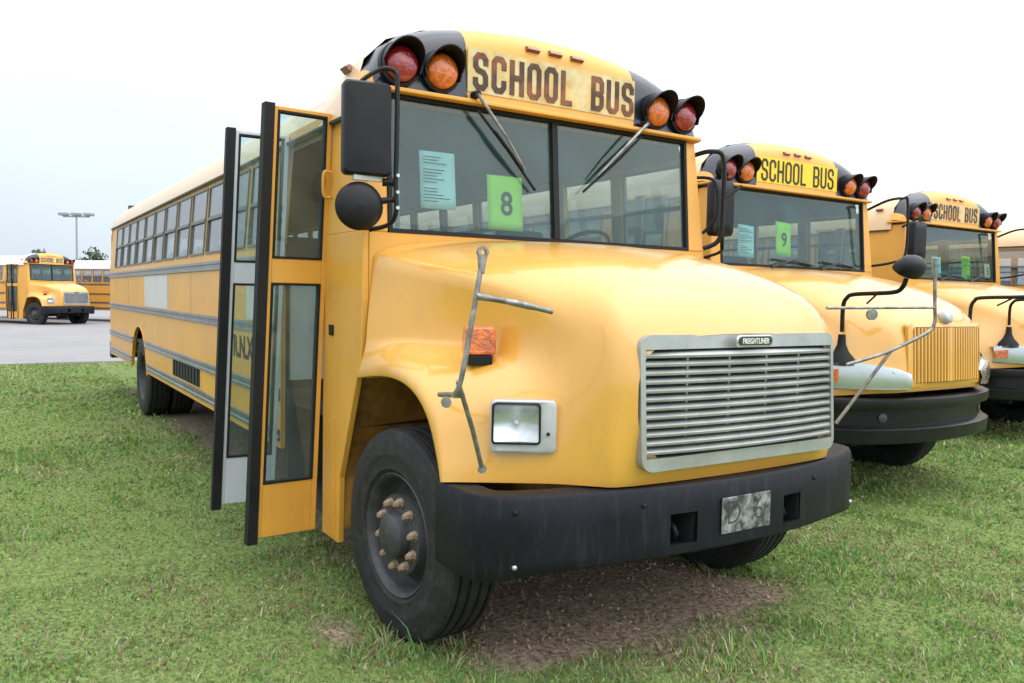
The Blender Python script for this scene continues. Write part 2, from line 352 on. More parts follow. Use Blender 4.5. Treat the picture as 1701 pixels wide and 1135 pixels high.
def body(root, door_open=True, low=False, roof='roof_yellow', style='divided'):
    # ---- lower side panels
    for s in (-1, 1):
        xf = -1.72 if s < 0 else -.42
        ol = [(xf, .60), (xf, 1.945), (XR, 1.945), (XR, .60)] + arch_pts(ARCHX, .52, ARCHR, 172.5, 7.5)
        m = MB(); m.prism(ol, 'y', s * 1.215, s * 1.185); m.build('side_panel', 'yellow', root)
        for z, h in ((1.85, .085), (1.38, .08), (.955, .085), (.685, .085)):
            sk = None
            if z < 1.2:
                q = math.sqrt(max(0, (ARCHR + .03) ** 2 - (z - .52) ** 2)); sk = (ARCHX + q, ARCHX - q)
            rail_mesh(xf - .02, XR + .01, z, h, s, sk).build('rub_rail', 'rail', root, smooth=25)
        m = MB(); pts = arch_pts(ARCHX, .52, ARCHR, 175, 5, 20)
        m.tube([(a, s * 1.217, b) for a, b in pts], .009, 6); m.build('wheel_arch_trim', 'yellow', root, smooth=60)
        # window wall: header, sill and pillars, one pressed sheet
        m = MB()
        def q(x0, x1, a, b, o=0, i=.035): m.hexa([(x0, s * (yw(a) + o), a), (x1, s * (yw(a) + o), a), (x1, s * (yw(a) - i), a), (x0, s * (yw(a) - i), a), (x0, s * (yw(b) + o), b), (x1, s * (yw(b) + o), b), (x1, s * (yw(b) - i), b), (x0, s * (yw(b) - i), b)])
        xs = [x for x in MULL]
        q(XR, xf, 2.553, 2.585); q(XR, xf, 1.947, 1.959)
        for k, x in enumerate(xs):
            q(x - .043, x + .043, 1.959, 2.553)
        q(XR, xs[-1] - .043, 1.959, 2.553)
        if s < 0: q(xs[0] + .043, xf, 1.959, 2.553)
        else:
            q(-1.22, -1.12, 1.959, 2.553); q(-.50, -.42, 1.959, 2.553)
        m.build('window_wall', 'yellow', root)
        m = MB(); m.prism([(s * 1.165, 2.586), (s * 1.196, 2.583), (s * 1.198, 2.598), (s * 1.178, 2.604)], 'x', XR, -.60); m.build('rain_gutter', 'dark_grey', root)
        fr, pu, pl = cmesh('win', window_meshes)
        cs = [(x - .35) for x in xs[:-1]]
        if s > 0: cs = cs + [-1.55, -.81]
        for x in cs:
            Mx = Matrix.Translation((x, 0, 0)) @ (Matrix.Identity(4) if s < 0 else Matrix.Rotation(math.pi, 4, 'Z'))
            w = inst('window', fr, root, Mx); inst('pane', pu, w); inst('pane', pl, w)
    # ---- roof: outer skin with bows, inner liner
    m = MB(); xs = [-.56] + MULL + [XR + .02]
    P = [[(x, y, z) for y, z in ROOFY] for x in (-.56, -.80)] + [[(x, y, z) for y, z in ROOFBY] for x in [-1.15] + MULL + [XR]]
    m.grid(P)
    P = [[(x, y * .975, z - .03) for y, z in ROOFBY] for x in (-.50, XR)]
    m.grid(P, 1)
    for x in MULL:
        P = [[(x + dx, y * k, 2.578 + (z - 2.578) * kk) for y, z in ROOFBY] for dx, k, kk in ((-.03, 1., 1.), (-.015, 1.0022, 1.0035), (.015, 1.0022, 1.0035), (.03, 1., 1.))]
        m.grid(P)
    m.build('roof', [roof, 'interior'], root, smooth=40, norm=False)
    # ---- rear wall with windows
    m = MB(); x0, x1 = XR - .03, XR + .01
    m.box(x0, x1, -1.21, 1.21, .60, 1.93)
    for a, b in ((-1.19, -1.0), (-.48, -.36), (.36, .48), (1.0, 1.19)): m.box(x0, x1, a, b, 1.93, 2.50)
    m.prism([(-1.178, 2.50)] + ROOFBY + [(1.178, 2.50)], 'x', x0, x1)
    m.build('rear_wall', 'yellow', root)
    for a, b in ((-1.0, -.48), (-.36, .36), (.48, 1.0)):
        MB().box(XR - .012, XR - .006, a, b, 1.93, 2.50).build('rear_window', 'side_glass', root)
    MB().box(XR - .25, XR - .031, -1.2, 1.2, .52, .78).build('rear_bumper', 'bumper_black', root, bevel=.015)
    # ---- floor and interior
    m = MB(); m.box(XR + .02, -1.75, -1.18, 1.18, .93, .98); m.box(-1.75, -.45, -.35, 1.18, .93, .98); m.build('floor', 'floor_rubber', root)
    if not low:
        def seat():
            m = MB()
            m.hexa([(-.06, 0, .98 + .40), (.0, 0, 1.38), (0, .86, 1.38), (-.06, .86, 1.38), (-.20, .03, 2.06), (-.14, .03, 2.06), (-.14, .83, 2.06), (-.20, .83, 2.06)])
            m.box(-.03, .40, 0, .86, 1.36, 1.47); m.box(.30, .33, .78, .81, .98, 1.36); m.box(0, .03, .78, .81, .98, 1.36)
            me = m.mesh('seat', 'seat'); return me
        for k in range(12):
            for y in (-1.16, .30):
                if k == 0 and y < 0: pass
                inst('passenger_seat', cmesh('seat', seat), root, Matrix.Translation((-2.45 - .70 * k, y, 0)))
        m = MB(); m.box(-1.62, -1.15, .42, .92, 1.38, 1.50); m.hexa([(-1.68, .42, 1.46), (-1.58, .42, 1.46), (-1.58, .92, 1.46), (-1.68, .92, 1.46), (-1.80, .46, 2.15), (-1.72, .46, 2.15), (-1.72, .88, 2.15), (-1.80, .88, 2.15)]); m.box(-1.5, -1.3, .58, .76, .98, 1.38)
        m.build('driver_seat', 'dash', root, bevel=.03)
        m = MB(); m.box(-.75, -.42, -1.10, 1.10, 1.30, 1.90); m.box(-.95, -.75, .25, 1.10, 1.45, 1.86); m.build('dashboard', 'dash', root, bevel=.03)
        m = MB(); cw = Vector((-.98, .67, 1.95)); nn = Vector((-.62, 0, .78)).normalized(); a = Vector((0, 1, 0)); b = nn.cross(a)
        ring = [cw + (a * math.cos(t) + b * math.sin(t)) * .22 for t in np.linspace(0, 2 * math.pi, 25)]
        m.tube(ring, .014, 6); m.tube([cw - a * .21, cw + a * .21], .012, 6); m.tube([cw, cw - nn * .3], .03, 8); m.build('steering_wheel', 'black_plastic', root, smooth=60)
        m = MB(); m.tube([(-1.74, -.38, .98), (-1.74, -.38, 2.9)], .016, 8); m.tube([(-1.74, -.38, 1.75), (-1.74, -1.12, 1.75)], .016, 8); m.build('grab_rail', 'alu', root, smooth=60)
        MB().box(-1.79, -1.76, -1.14, -.38, 1.05, 1.70).build('modesty_panel', 'panel_grey', root)
    m = MB()
    for k, (z, y) in enumerate(((.36, -1.16), (.60, -.90), (.80, -.62))): m.box(-1.68, -.94, y, y + .32, z - .04, z); m.box(-1.68, -.94, y + .29, y + .32, z, z + .25)
    m.box(-1.70, -1.68, -1.18, -.35, .30, 1.0); m.box(-.94, -.92, -1.18, -.35, .30, 1.3)
    m.build('step_well', 'floor_rubber', root)
    # ---- cowl sides and front pillars
    for s in (-1, 1):
        ol = [(-.915, .25), (-.66, .25), (-.645, .62), (-.405, 1.19), (-.36, 1.24), (-.335, 1.60), (-.335, 1.955), (-.335, 1.96)]
        m = MB(); m.prism(ol + [(-.915, 1.96)], 'y', s * 1.215, s * 1.18)
        if s < 0:
            z0, z1 = 1.96, 2.66
            m.hexa([(-.915, s * yw(z0), z0), (wx(z0), s * yw(z0), z0), (wx(z0), s * (yw(z0) - .035), z0), (-.915, s * (yw(z0) - .035), z0), (-.915, s * yw(z1), z1), (wx(z1), s * yw(z1), z1), (wx(z1), s * (yw(z1) - .035), z1), (-.915, s * (yw(z1) - .035), z1)])
        m.build('cowl_side', 'yellow', root, bevel=.012)
    for s in (-1, 1):
        m = MB()
        z0, z1 = 1.955, 2.68
        m.hexa([(wx(z0) + .004, s * 1.075, z0), (wx(z0) + .004, s * (yw(z0) - .001), z0), (wx(z0) - .05, s * (yw(z0) - .036), z0), (wx(z0) - .05, s * 1.075, z0), (wx(z1) + .004, s * 1.075, z1), (wx(z1) + .004, s * (yw(z1) - .001), z1), (wx(z1) - .05, s * (yw(z1) - .036), z1), (wx(z1) - .05, s * 1.075, z1)])
        m.build('front_pillar', 'yellow', root, bevel=.01)
    MB().box(-.40, -.33, -1.18, 1.18, 1.2, 1.955).build('firewall', 'yellow', root)
    m = MB(); m.prism([(-1.70, 2.60), (-.915, 2.60), (-.915, 2.66), (-1.72, 2.66)], 'y', -1.172, -1.13); m.build('door_header', 'yellow', root)
    # ---- windshield
    def pane(y0, y1, z0=1.965, z1=2.675):
        m = MB(); m.hexa([(wx(z0) - .010, y0, z0), (wx(z0) - .010, y1, z0), (wx(z0) - .016, y1, z0), (wx(z0) - .016, y0, z0), (wx(z1) - .010, y0, z1), (wx(z1) - .010, y1, z1), (wx(z1) - .016, y1, z1), (wx(z1) - .016, y0, z1)]); return m
    g = MB()
    def bar(y0, y1, z0, z1, o=.008): g.hexa([(wx(z0) + o, y0, z0), (wx(z0) + o, y1, z0), (wx(z0) - .03, y1, z0), (wx(z0) - .03, y0, z0), (wx(z1) + o, y0, z1), (wx(z1) + o, y1, z1), (wx(z1) - .03, y1, z1), (wx(z1) - .03, y0, z1)])
    bar(-1.074, 1.074, 1.956, 1.978); bar(-1.074, 1.074, 2.662, 2.684); bar(-1.074, -1.052, 1.978, 2.662); bar(1.052, 1.074, 1.978, 2.662)
    if style == 'divided':
        bar(-.019, .019, 1.978, 2.662, .012)
        g.build('windshield_gasket', 'black_rubber', root); pane(-1.055, -.017).build('windshield', 'ws_glass', root); pane(.017, 1.055).build('windshield', 'ws_glass', root)
    else:
        g.build('windshield_gasket', 'black_rubber', root); pane(-1.055, 1.055).build('windshield', 'ws_glass', root)
    # ---- front cap
    xf, xb = -.365, -.60
    cols = sorted(set([-1.19, -1.145, -1.06, -.95, -.85, -.75, -.66, -.611, -.60, -.45, -.3, -.15, 0, .15, .3, .45, .60, .611, .66, .75, .85, .95, 1.06, 1.145, 1.19]))
    def rz(y):
        y = abs(y); pr = ROOF[::-1]
        for (w0, a), (w1, b) in zip(pr, pr[1:]):
            if w0 <= y <= w1: return a + (b - a) * (y - w0) / (w1 - w0)
        return 2.62
    P = []
    for y in cols:
        yy = max(-1.172, min(1.172, y)); zt = rz(yy); zb = 2.705; h = zt - zb; rd = min(.16, h * .75); c = []
        ex = abs(y) > 1.15
        for k in range(5): c.append((xf - .02 * k / 4 - (.05 if ex else 0), y * (.99 if ex else 1), zb + (h - rd) * k / 4))
        for k in range(1, 7):
            a = R(90 * k / 6); c.append((xf - .02 - (.05 if ex else 0) - (1 - math.cos(a)) * (.20 if not ex else .15), y, zb + h - rd + rd * math.sin(a)))
        P.append(c)
    m = MB(); m.grid(P, mf=lambda i, j: 1 if .605 < abs((cols[i] + cols[i + 1]) / 2) < 1.14 else 0)
    m.build('front_cap', ['yellow', 'black_paint'], root, smooth=50)
    m = MB(); pl = [(-.40, -1.20), (-.335, -1.17), (-.325, -.6), (-.322, 0), (-.325, .6), (-.335, 1.17), (-.40, 1.20)]
    m.prism([(-.62, -1.20)] + pl + [(-.62, 1.20)], 'z', 2.685, 2.708); m.build('cap_lip', 'yellow', root, bevel=.006)
    for y, c in ((-1.01, 'red_lens'), (-.772, 'amber_lens'), (.772, 'amber_lens'), (1.01, 'red_lens')): light_unit(root, -.352, y, 2.828, c)
    def mk():
        m = MB(); m.hexa([(-.02, -.05, -.016), (.02, -.042, -.012), (.02, .042, -.012), (-.02, .05, -.016), (-.03, -.05, .016), (.008, -.042, .014), (.008, .042, .014), (-.03, .05, .016)]); return m.mesh('marker_light', 'marker_lens')
    for y in (-.16, 0, .16): inst('marker_light', cmesh('mk', mk), root, Matrix.Translation((-.388, y, 3.062 - .1 * y * y)) @ Matrix.Rotation(R(-18), 4, 'Y'))
    for s in (-1, 1): inst('marker_light', cmesh('mk', mk), root, Matrix.Translation((-.76, s * 1.145, 2.875)) @ Matrix.Rotation(s * math.pi / 2, 4, 'Z') @ Matrix.Rotation(-.6, 4, 'Y'))
    # ---- entrance door: two leaves
    def leaf(x_hinge, ang, inside, name='door_leaf'):
        # local: u from hinge (0) to free edge (.375) ; built in plane x=0, u along -Y
        tilt = lambda z: .095 * (2.65 - z) / 2.38
        z0, z1, w = .28, 2.645, .335; fr = MB(); D = .018
        def pc(m, u0, u1, a, b, d=D, mi=0, o=0):
            m.hexa([(o - d, -u0 - tilt(a), a), (o + d, -u0 - tilt(a), a), (o + d, -u1 - tilt(a), a), (o - d, -u1 - tilt(a), a), (o - d, -u0 - tilt(b), b), (o + d, -u0 - tilt(b), b), (o + d, -u1 - tilt(b), b), (o - d, -u1 - tilt(b), b)], mi)
        mm = 'panel_grey' if inside else 'yellow'
        pc(fr, 0, .03, z0, z1); pc(fr, w - .022, w, z0, z1); pc(fr, .03, w - .022, z1 - .022, z1); pc(fr, .03, w - .022, 1.685, 1.82); pc(fr, .03, w - .022, z0, .575)
        o = fr.build(name, mm, root, bevel=.004); o.matrix_local = Matrix.Translation((x_hinge, -1.175, 0)) @ Matrix.Rotation(ang, 4, 'Z')
        g = MB(); pc(g, w, w + .055, z0 - .03, z1 + .01, .03)
        for a, b in ((1.82, z1 - .022), (.575, 1.685)):
            pc(g, .03, .042, a, b, D + .004); pc(g, w - .034, w - .022, a, b, D + .004); pc(g, .042, w - .034, a, a + .012, D + .004); pc(g, .042, w - .034, b - .012, b, D + .004)
        g.build('door_seal', 'black_rubber', o)
        for a, b in ((1.82, z1 - .022), (.575, 1.685)):
            p = MB(); pc(p, .04, w - .032, a + .01, b - .01, .003); p.build('pane', 'door_glass', o)
        return o
    if door_open:
        leaf(-.905, R(3), False); leaf(-1.69, R(-3), True)
        m = MB(); m.tube([(-.93, -1.1, 1.0), (-1.0, -1.12, 1.1), (-1.0, -1.12, 1.9), (-.93, -1.1, 2.0)], .014, 8); m.build('handrail', 'alu', root, smooth=60)
    else:
        leaf(-.925, R(-88), False); leaf(-1.69, R(88), False)
    # ---- chassis
    m = MB()
    for y in (-.43, .43): m.box(XR + .2, .95, y - .04, y + .04, .60, .84)
    for x in np.arange(-10, .5, 1.4): m.box(x - .04, x + .04, -.40, .40, .64, .80)
    m.tube([(0, -.95, .50), (0, -.5, .46), (0, .5, .46), (0, .95, .50)], .06, 8); m.tube([(ARCHX, -.95, .512), (ARCHX, .95, .512)], .085, 10)
    m.lathe([(0, -.2), (.16, -.17), (.21, 0), (.16, .17), (0, .2)], c=(ARCHX, 0, .512), axis=(1, 0, 0), n=16)
    m.tube([(-1.2, 0, .62), (ARCHX, 0, .55)], .05, 8)
    for y in (-.5, .5): m.box(-.7, .7, y - .05, y + .05, .42, .52)
    m.box(-6.2, -4.9, -.95, -.52, .45, .85); m.box(-3.6, -2.6, .5, 1.1, .45, .88); m.box(XR + .1, -.6, -1.15, 1.15, .90, .93)
    m.box(-.35, .70, -.36, .36, .50, 1.05); m.box(-.12, .12, -.85, .85, .38, .46)
    m.build('chassis', 'chassis', root)
    for x, y, f in ((.01, -1.05, True), (0, 1.03, True), (ARCHX, -1.045, False), (ARCHX, 1.045, False)): add_wheel(root, x, y, f, low)

# ================================================================== hood / nose from a control cage
def cage_hood(root, rows, arch, hole, name, mt, sub=2, dy=0):
    """rows[u][v] = (x, w, z) from centre outwards; arch[u] = (x, z) of the wheel-opening edge under row u; hole(u, v) faces left out"""
    m = MB(); P = []
    for u, row in enumerate(rows):
        ax, az = arch[u]; ext = row + [(ax * .35 + row[-1][0] * .65, 1.218, az * .6 + row[-1][2] * .4), (ax, 1.215, az), (ax - .004, 1.205, az - .004), (ax - .012, 1.10, az + .004)]
        k = dy if u >= 5 else (dy * .5 if u == 4 else 0); kk = lambda v: k if v <= 2 else (k * .5 if v == 3 else 0)
        P.append([(x, kk(len(ext) - 1 - q) - w, z) for q, (x, w, z) in enumerate(ext[::-1])] + [(x, kk(q + 1) + w, z) for q, (x, w, z) in enumerate(ext[1:])])
    nv = len(rows[0]) - 1 + 4
    def sk(i, j):
        v = nv - 1 - j if j < nv else j - nv
        return hole(i, v)
    m.grid(P, skip=sk)
    o = m.build(name, mt, root, smooth=180, norm=True, sub=sub)
    me = o.data; me.shade_smooth()
    cr = me.attributes.new('crease_edge', 'FLOAT', 'EDGE'); nc = len(P[0])
    bm = bmesh.new(); bm.from_mesh(me); bm.edges.ensure_lookup_table()
    vals = [0.] * len(me.edges)
    for e in bm.edges:
        i0, j0 = divmod(e.verts[0].index, nc); i1, j1 = divmod(e.verts[1].index, nc)
        if e.is_boundary: vals[e.index] = 1.
        a = nv + 4 - 4
        for j in (j0, j1):
            pass
        if j0 == j1 and abs(j0 - nv) == 3 and max(i0, i1) <= 5: vals[e.index] = .9 - .12 * i0      # shoulder line fading forwards
        if j0 == j1 and abs(j0 - nv) == 5 and max(i0, i1) <= 4: vals[e.index] = .5      # foot of the hood side on the fender
        if j0 == j1 and abs(j0 - nv) == 2 and min(i0, i1) >= 5: vals[e.index] = .45
        if j0 == j1 and (abs(j0 - nv) == nv - 2 + 0): vals[e.index] = .8      # arch edge stays crisp
    bm.free(); cr.data.foreach_set('value', vals)
    return o

FS_ROWS = [
 [(-.325, 0, 1.955), (-.325, .55, 1.95), (-.325, 1.06, 1.895), (-.325, 1.155, 1.835), (-.325, 1.19, 1.52), (-.325, 1.195, 1.40), (-.33, 1.20, 1.345), (-.36, 1.208, 1.285)],
 [(-.05, 0, 1.945), (-.05, .52, 1.93), (-.05, .985, 1.845), (-.05, 1.055, 1.785), (-.05, 1.075, 1.50), (-.05, 1.085, 1.41), (-.05, 1.14, 1.375), (-.05, 1.205, 1.325)],
 [(.25, 0, 1.92), (.25, .50, 1.90), (.25, .90, 1.79), (.25, .965, 1.725), (.25, .93, 1.48), (.24, .95, 1.40), (.23, 1.06, 1.37), (.21, 1.20, 1.30)],
 [(.50, 0, 1.88), (.50, .50, 1.855), (.50, .815, 1.745), (.50, .875, 1.665), (.49, .84, 1.45), (.47, .88, 1.375), (.44, 1.02, 1.335), (.37, 1.19, 1.235)],
 [(.78, 0, 1.805), (.78, .50, 1.785), (.775, .725, 1.685), (.75, .785, 1.585), (.70, .79, 1.40), (.64, .86, 1.325), (.57, .99, 1.285), (.46, 1.185, 1.17)],
 [(1.035, 0, 1.672), (1.02, .585, 1.655), (.985, .695, 1.585), (.88, .745, 1.46), (.80, .78, 1.30), (.735, .86, 1.225), (.655, .99, 1.19), (.52, 1.18, 1.09)],
 [(1.10, 0, 1.492), (1.08, .63, 1.482), (1.02, .715, 1.41), (.935, .745, 1.30), (.83, .79, 1.19), (.765, .87, 1.12), (.675, 1.0, 1.09), (.54, 1.185, 1.01)],
 [(1.115, 0, 1.22), (1.085, .63, 1.22), (1.03, .72, 1.20), (.95, .755, 1.14), (.85, .80, 1.06), (.785, .88, 1.01), (.69, 1.01, .985), (.555, 1.19, .95)],
 [(1.115, 0, .93), (1.085, .63, .93), (1.035, .72, .935), (.955, .755, .935), (.86, .81, .93), (.79, .89, .92), (.695, 1.015, .91), (.565, 1.195, .895)],
 [(1.08, 0, .855), (1.05, .63, .855), (1.015, .71, .855), (.95, .755, .855), (.855, .815, .853), (.79, .89, .85), (.695, 1.02, .848), (.57, 1.20, .845)],
]
FS_ARCH = [(-.40, 1.195), (-.08, 1.245), (.18, 1.235), (.325, 1.175), (.40, 1.115), (.45, 1.05), (.485, .985), (.51, .93), (.528, .885), (.54, .842)]
def gx(y, z): y -= .02; return 1.135 - .045 * (y / .62) ** 2 + (1.2 - z) * .055

def fs_front(root, low=False):
    cage_hood(root, FS_ROWS, FS_ARCH, lambda u, v: 6 <= u < 8 and v < 1, 'hood', 'hood_yellow', dy=.035)
    # wheel well liners
    for s in (-1, 1):
        m = MB(); m.box(-.70, -.66, s * .45, s * 1.19, .33, 1.26); m.box(-.66, .85, s * .62, s * .64, .62, 1.45)
        m.grid([[(x, s * .64, z + .06), (x, s * 1.16, z + .035)] for x, z in [(-.66, .75), (-.45, 1.15), (-.1, 1.25), (.2, 1.235), (.34, 1.17), (.45, 1.04), (.53, .86)]])
        m.build('wheel_well', 'yellow_dirty', root)
    # grille
    zc = 1.205; m = MB(); o = rrect(.622, .282, .055); i = [(a * .962, max(-.228, min(.222, b))) for a, b in rrect(.622, .278, .05)]
    n = len(o); vs = []
    for pts, d in ((o, -.05), (o, .012), (i, .012), (i, -.03)): vs += [(gx(a, zc + b) + d - .004, a, zc + b) for a, b in pts]
    m.add(vs, [(r * n + k, r * n + (k + 1) % n, (r + 1) * n + (k + 1) % n, (r + 1) * n + k) for r in range(3) for k in range(n)])
    gr = m.build('grille', 'grille_grey', root, smooth=40); gr.location.y = .035
    ys = np.linspace(-.602, .602, 15)
    NS = 12
    for k in range(NS):
        z = zc - .225 + .435 * (k + .6) / NS; P = []
        for y in ys:
            x = gx(y, z); P.append([(x - .05, y, z + .018), (x - .004, y, z + .011), (x + .006, y, z + .002), (x + .004, y, z - .008), (x - .004, y, z - .010), (x - .055, y, z + .011)])
        MB().grid(P).build('slat', 'grille_grey', gr, smooth=35)
    if not low:
        for y in (-.36, -.12, .12, .36):
            MB().box(gx(y, 1.2) - .06, gx(y, 1.2) - .03, y - .006, y + .006, 1.0, 1.41).build('stay', 'grille_grey', gr)
    m = MB(); m.grid([[(gx(y, z) - .12, y, z) for z in (.96, 1.46)] for y in ys]); m.build('radiator', 'radiator', root, smooth=60).location.y = .035
    # emblem with maker's lettering
    m = MB(); ol = rrect(.115, .026, .022)
    for sc, d, mi in ((1, .016, 0),): m.prism([(a, b + 1.458) for a, b in ol], 'x', gx(0, 1.45) + .011, gx(0, 1.45) + .023)
    em = m.build('emblem', 'chrome', root, bevel=.003); em.location.y = .03
    MB().prism([(a * .92, b * .72 + 1.458) for a, b in ol], 'x', gx(0, 1.45) + .0235, gx(0, 1.45) + .0255).build('emblem_field', 'emblem_dark', em)
    if not low: inst('emblem_lettering', text_mesh('FREIGHTLINER', .034, 'paper_white', .0006, .001, .78), em, front_M(gx(0, 1.45) + .0262, 0, 1.457))
    # headlights
    for s in (-1, 1):
        c = Vector((.757, s * .938, 1.093)); yawn = s * R(33); M0 = Matrix.Translation(c) @ Matrix.Rotation(yawn, 4, 'Z') @ Matrix.Rotation(R(-3), 4, 'Y')
        ol = rrect(.138, .110, .022); m = MB(); n = len(ol); vs = []
        il = [(a * .93, b * .93) for a, b in ol]
        hl_in = [(s * .030 + a * .70, .012 + b * .73) for a, b in ol]
        for pts, d in ((ol, -.06), (ol, .022), (il, .028), (hl_in, .024), (hl_in, -.04)): vs += [(d, a, b) for a, b in pts]
        m.add(vs, [(r * n + k, r * n + (k + 1) % n, (r + 1) * n + (k + 1) % n, (r + 1) * n + k) for r in range(4) for k in range(n)])
        h = m.build('headlight', 'bezel', root, smooth=40); h.matrix_local = M0
        
        lo = rrect(.096, .080, .016); m = MB(); vs = []; cy = s * .030; cz = .012
        for sc, d in ((1.0, .028), (1.0, .036), (.9, .046), (.5, .052)): vs += [(d, cy + a * sc, cz + b * sc) for a, b in lo]
        n = len(lo); m.add(vs, [(r * n + k, r * n + (k + 1) % n, (r + 1) * n + (k + 1) % n, (r + 1) * n + k) for r in range(3) for k in range(n)] + [tuple(3 * n + k for k in range(n))])
        m.build('lens', 'lamp_glass', h, smooth=50)
        rf = MB(); rf.grid([[(.034 - .062 * max(0, 1 - (u * u + v * v) * .55), cy + u * .094, cz + v * .078) for v in np.linspace(-1, 1, 9)] for u in np.linspace(-1, 1, 9)]); rf.build('reflector', 'reflector', h, smooth=60)
        MB().lathe([(0, .018), (.008, .014), (.010, 0), (.012, -.03)], c=(0, cy, cz), axis=(1, 0, 0), n=10).build('bulb', 'paper_white', h, smooth=60)
        m = MB(); ro = [(a * 1.07, b * 1.08) for a, b in lo]; vs = []
        for pts, d in ((ro, .026), (ro, .040), (lo, .042), (lo, .030)): vs += [(d, cy + a, cz + b) for a, b in pts]
        m.add(vs, [(r * n + k, r * n + (k + 1) % n, (r + 1) * n + (k + 1) % n, (r + 1) * n + k) for r in range(3) for k in range(n)])
        m.build('lens_ring', 'black_plastic', h, smooth=40)
        if not low: MB().lathe([(0, .028), (.008, .028), (.008, .033), (0, .033)], axis=(1, 0, 0), c=(0, -s * .104, -.03), n=8).build('adjuster_screw', 'dark', h)
        # turn signal standing on the fender
        m = MB(); m.hexa([(-.05, -.072, 0), (.045, -.072, 0), (.045, .072, 0), (-.05, .072, 0), (-.045, -.068, .125), (.035, -.068, .125), (.035, .068, .125), (-.045, .068, .125)])
        tsn = m.build('turn_signal', 'amber_lens', root, bevel=.012); tsn.location = (.46, s * .985, 1.375); tsn.rotation_euler = (0, 0, s * R(18))
        MB().box(-.04, .035, -.055, .055, -.045, -.002).build('base', 'black_plastic', tsn, bevel=.005)
    # bumper
    plan = [(-1.21, .50), (-1.21, .62), (-1.208, .74), (-1.195, .81), (-1.155, .87), (-1.08, .925), (-.94, .98), (-.72, 1.045), (-.55, 1.085), (-.42, 1.108), (-.28, 1.125), (-.08, 1.138)]
    plan += [(-y, x) for y, x in plan[::-1]]
    zs = [(.515, -.10), (.515, -.012), (.527, 0), (.57, .004), (.71, .004), (.822, 0), (.838, -.010), (.838, -.12), (.79, -.125), (.79, -.02), (.71, -.012), (.57, -.012), (.535, -.02)]
    pv = [Vector((x, y)) for y, x in plan]; P = []
    for k, p in enumerate(pv):
        t = (pv[min(k + 1, len(pv) - 1)] - pv[max(k - 1, 0)]).normalized(); nrm = Vector((t.y, -t.x))
        tt = abs(p.y) / 1.21; P.append([(p.x + nrm.x * d, p.y + nrm.y * d, z + (.024 * (1 - tt ** 2) - .035 * tt ** 8) * (1 - (z - .515) / .323) + .014 * (1 - tt ** 2)) for z, d in zs])
    hs = [k for k in range(len(plan) - 1) if .29 < abs((plan[k][0] + plan[k + 1][0]) / 2) < .40]
    m = MB(); m.grid(P, skip=lambda i, j: i in hs and j in (3, 10)); bu = m.build('bumper', 'bumper_black', root, smooth=40)
    for s in (-1, 1):
        m = MB(); m.box(.95, 1.105, s * .278, s * .282, .57, .74); m.box(.95, 1.10, s * .416, s * .440, .565, .747); m.box(.95, 1.09, s * .28, s * .42, .565, .57); m.box(.95, 1.09, s * .28, s * .42, .742, .747); m.box(.94, .95, s * .28, s * .42, .565, .747)
        m.build('hook_pocket', 'dark', bu)
        m = MB(); m.tube([(.96, s * .35, .60), (1.05, s * .35, .60), (1.075, s * .35, .63), (1.05, s * .35, .665), (1.0, s * .35, .67)], .014, 8); m.build('tow_hook', 'bumper_black', bu, smooth=60)
    if not low:
        for y, z in ((-1.06, .78), (-1.05, .56), (1.06, .78), (1.05, .56), (-.62, .78), (.62, .78)):
            k = min(range(len(plan)), key=lambda q: abs(plan[q][0] - y)); x = plan[k][1]; p0, p1 = pv[max(0, k - 1)], pv[min(len(pv) - 1, k + 1)]; t = (p1 - p0).normalized()
            MB().lathe([(0, .012), (.008, .011), (.012, .003), (.012, -.004)], c=(x, plan[k][0], z), axis=(t.y, -t.x, 0), n=10).build('bolt', 'alu' if z < .6 else 'bumper_black', bu, smooth=60)
        m = MB(); m.prism([(-.15, .615), (.165, .615), (.165, .775), (-.15, .775)], 'x', 1.143, 1.148); np_ = m.build('number_plate', 'plate', bu, bevel=.002)
        [inst('plate_mark', text_mesh(ch, .15, 'dark_grey', -.002, .0004, .85), np_, front_M(1.1486, yy, .70)) for ch, yy in (('D', -.075), ('6', .085))]

def two_words(root, W, g, gap, t, mt, y0):
    l1 = 6 * W + 5 * g; l2 = 3 * W + 2 * g; tot = l1 + gap + l2
    inst('sign_word', block_text('SCHOOL', .205, W, g, 0, t, mt), root, front_M(-.3632, y0 - tot / 2 + l1 / 2, 2.872)); inst('sign_word', block_text('BUS', .205, W, g, 0, t, mt), root, front_M(-.3632, y0 + tot / 2 - l2 / 2, 2.872))
def sweep(pts, n=6):          # Catmull-Rom smoothing of a tube path
    pts = [Vector(p) for p in pts]; o = []
    for i in range(len(pts) - 1):
        p0, p1, p2, p3 = pts[max(i - 1, 0)], pts[i], pts[i + 1], pts[min(i + 2, len(pts) - 1)]
        for k in range(n):
            t = k / n; o.append(.5 * ((2 * p1) + (p2 - p0) * t + (2 * p0 - 5 * p1 + 4 * p2 - p3) * t * t + (3 * p1 - p0 - 3 * p2 + p3) * t ** 3))
    return o + [pts[-1]]

# ================================================================== main bus
main = empty('school_bus', (0, 0, 0))
tag(main, 'yellow school bus with open folding door, silver slatted grille and amber fender signals', 'school bus', 'school buses parked in a row on the grass')
body(main); fs_front(main)
# roof sign
MB().prism([(-.60, 2.755), (.60, 2.755), (.60, 2.995), (-.60, 2.995)], 'x', -.372, -.3635).build('sign_panel', 'sign_faded', main)
two_words(main, .096, .0235, .13, .031, 'letter_faded', .012)
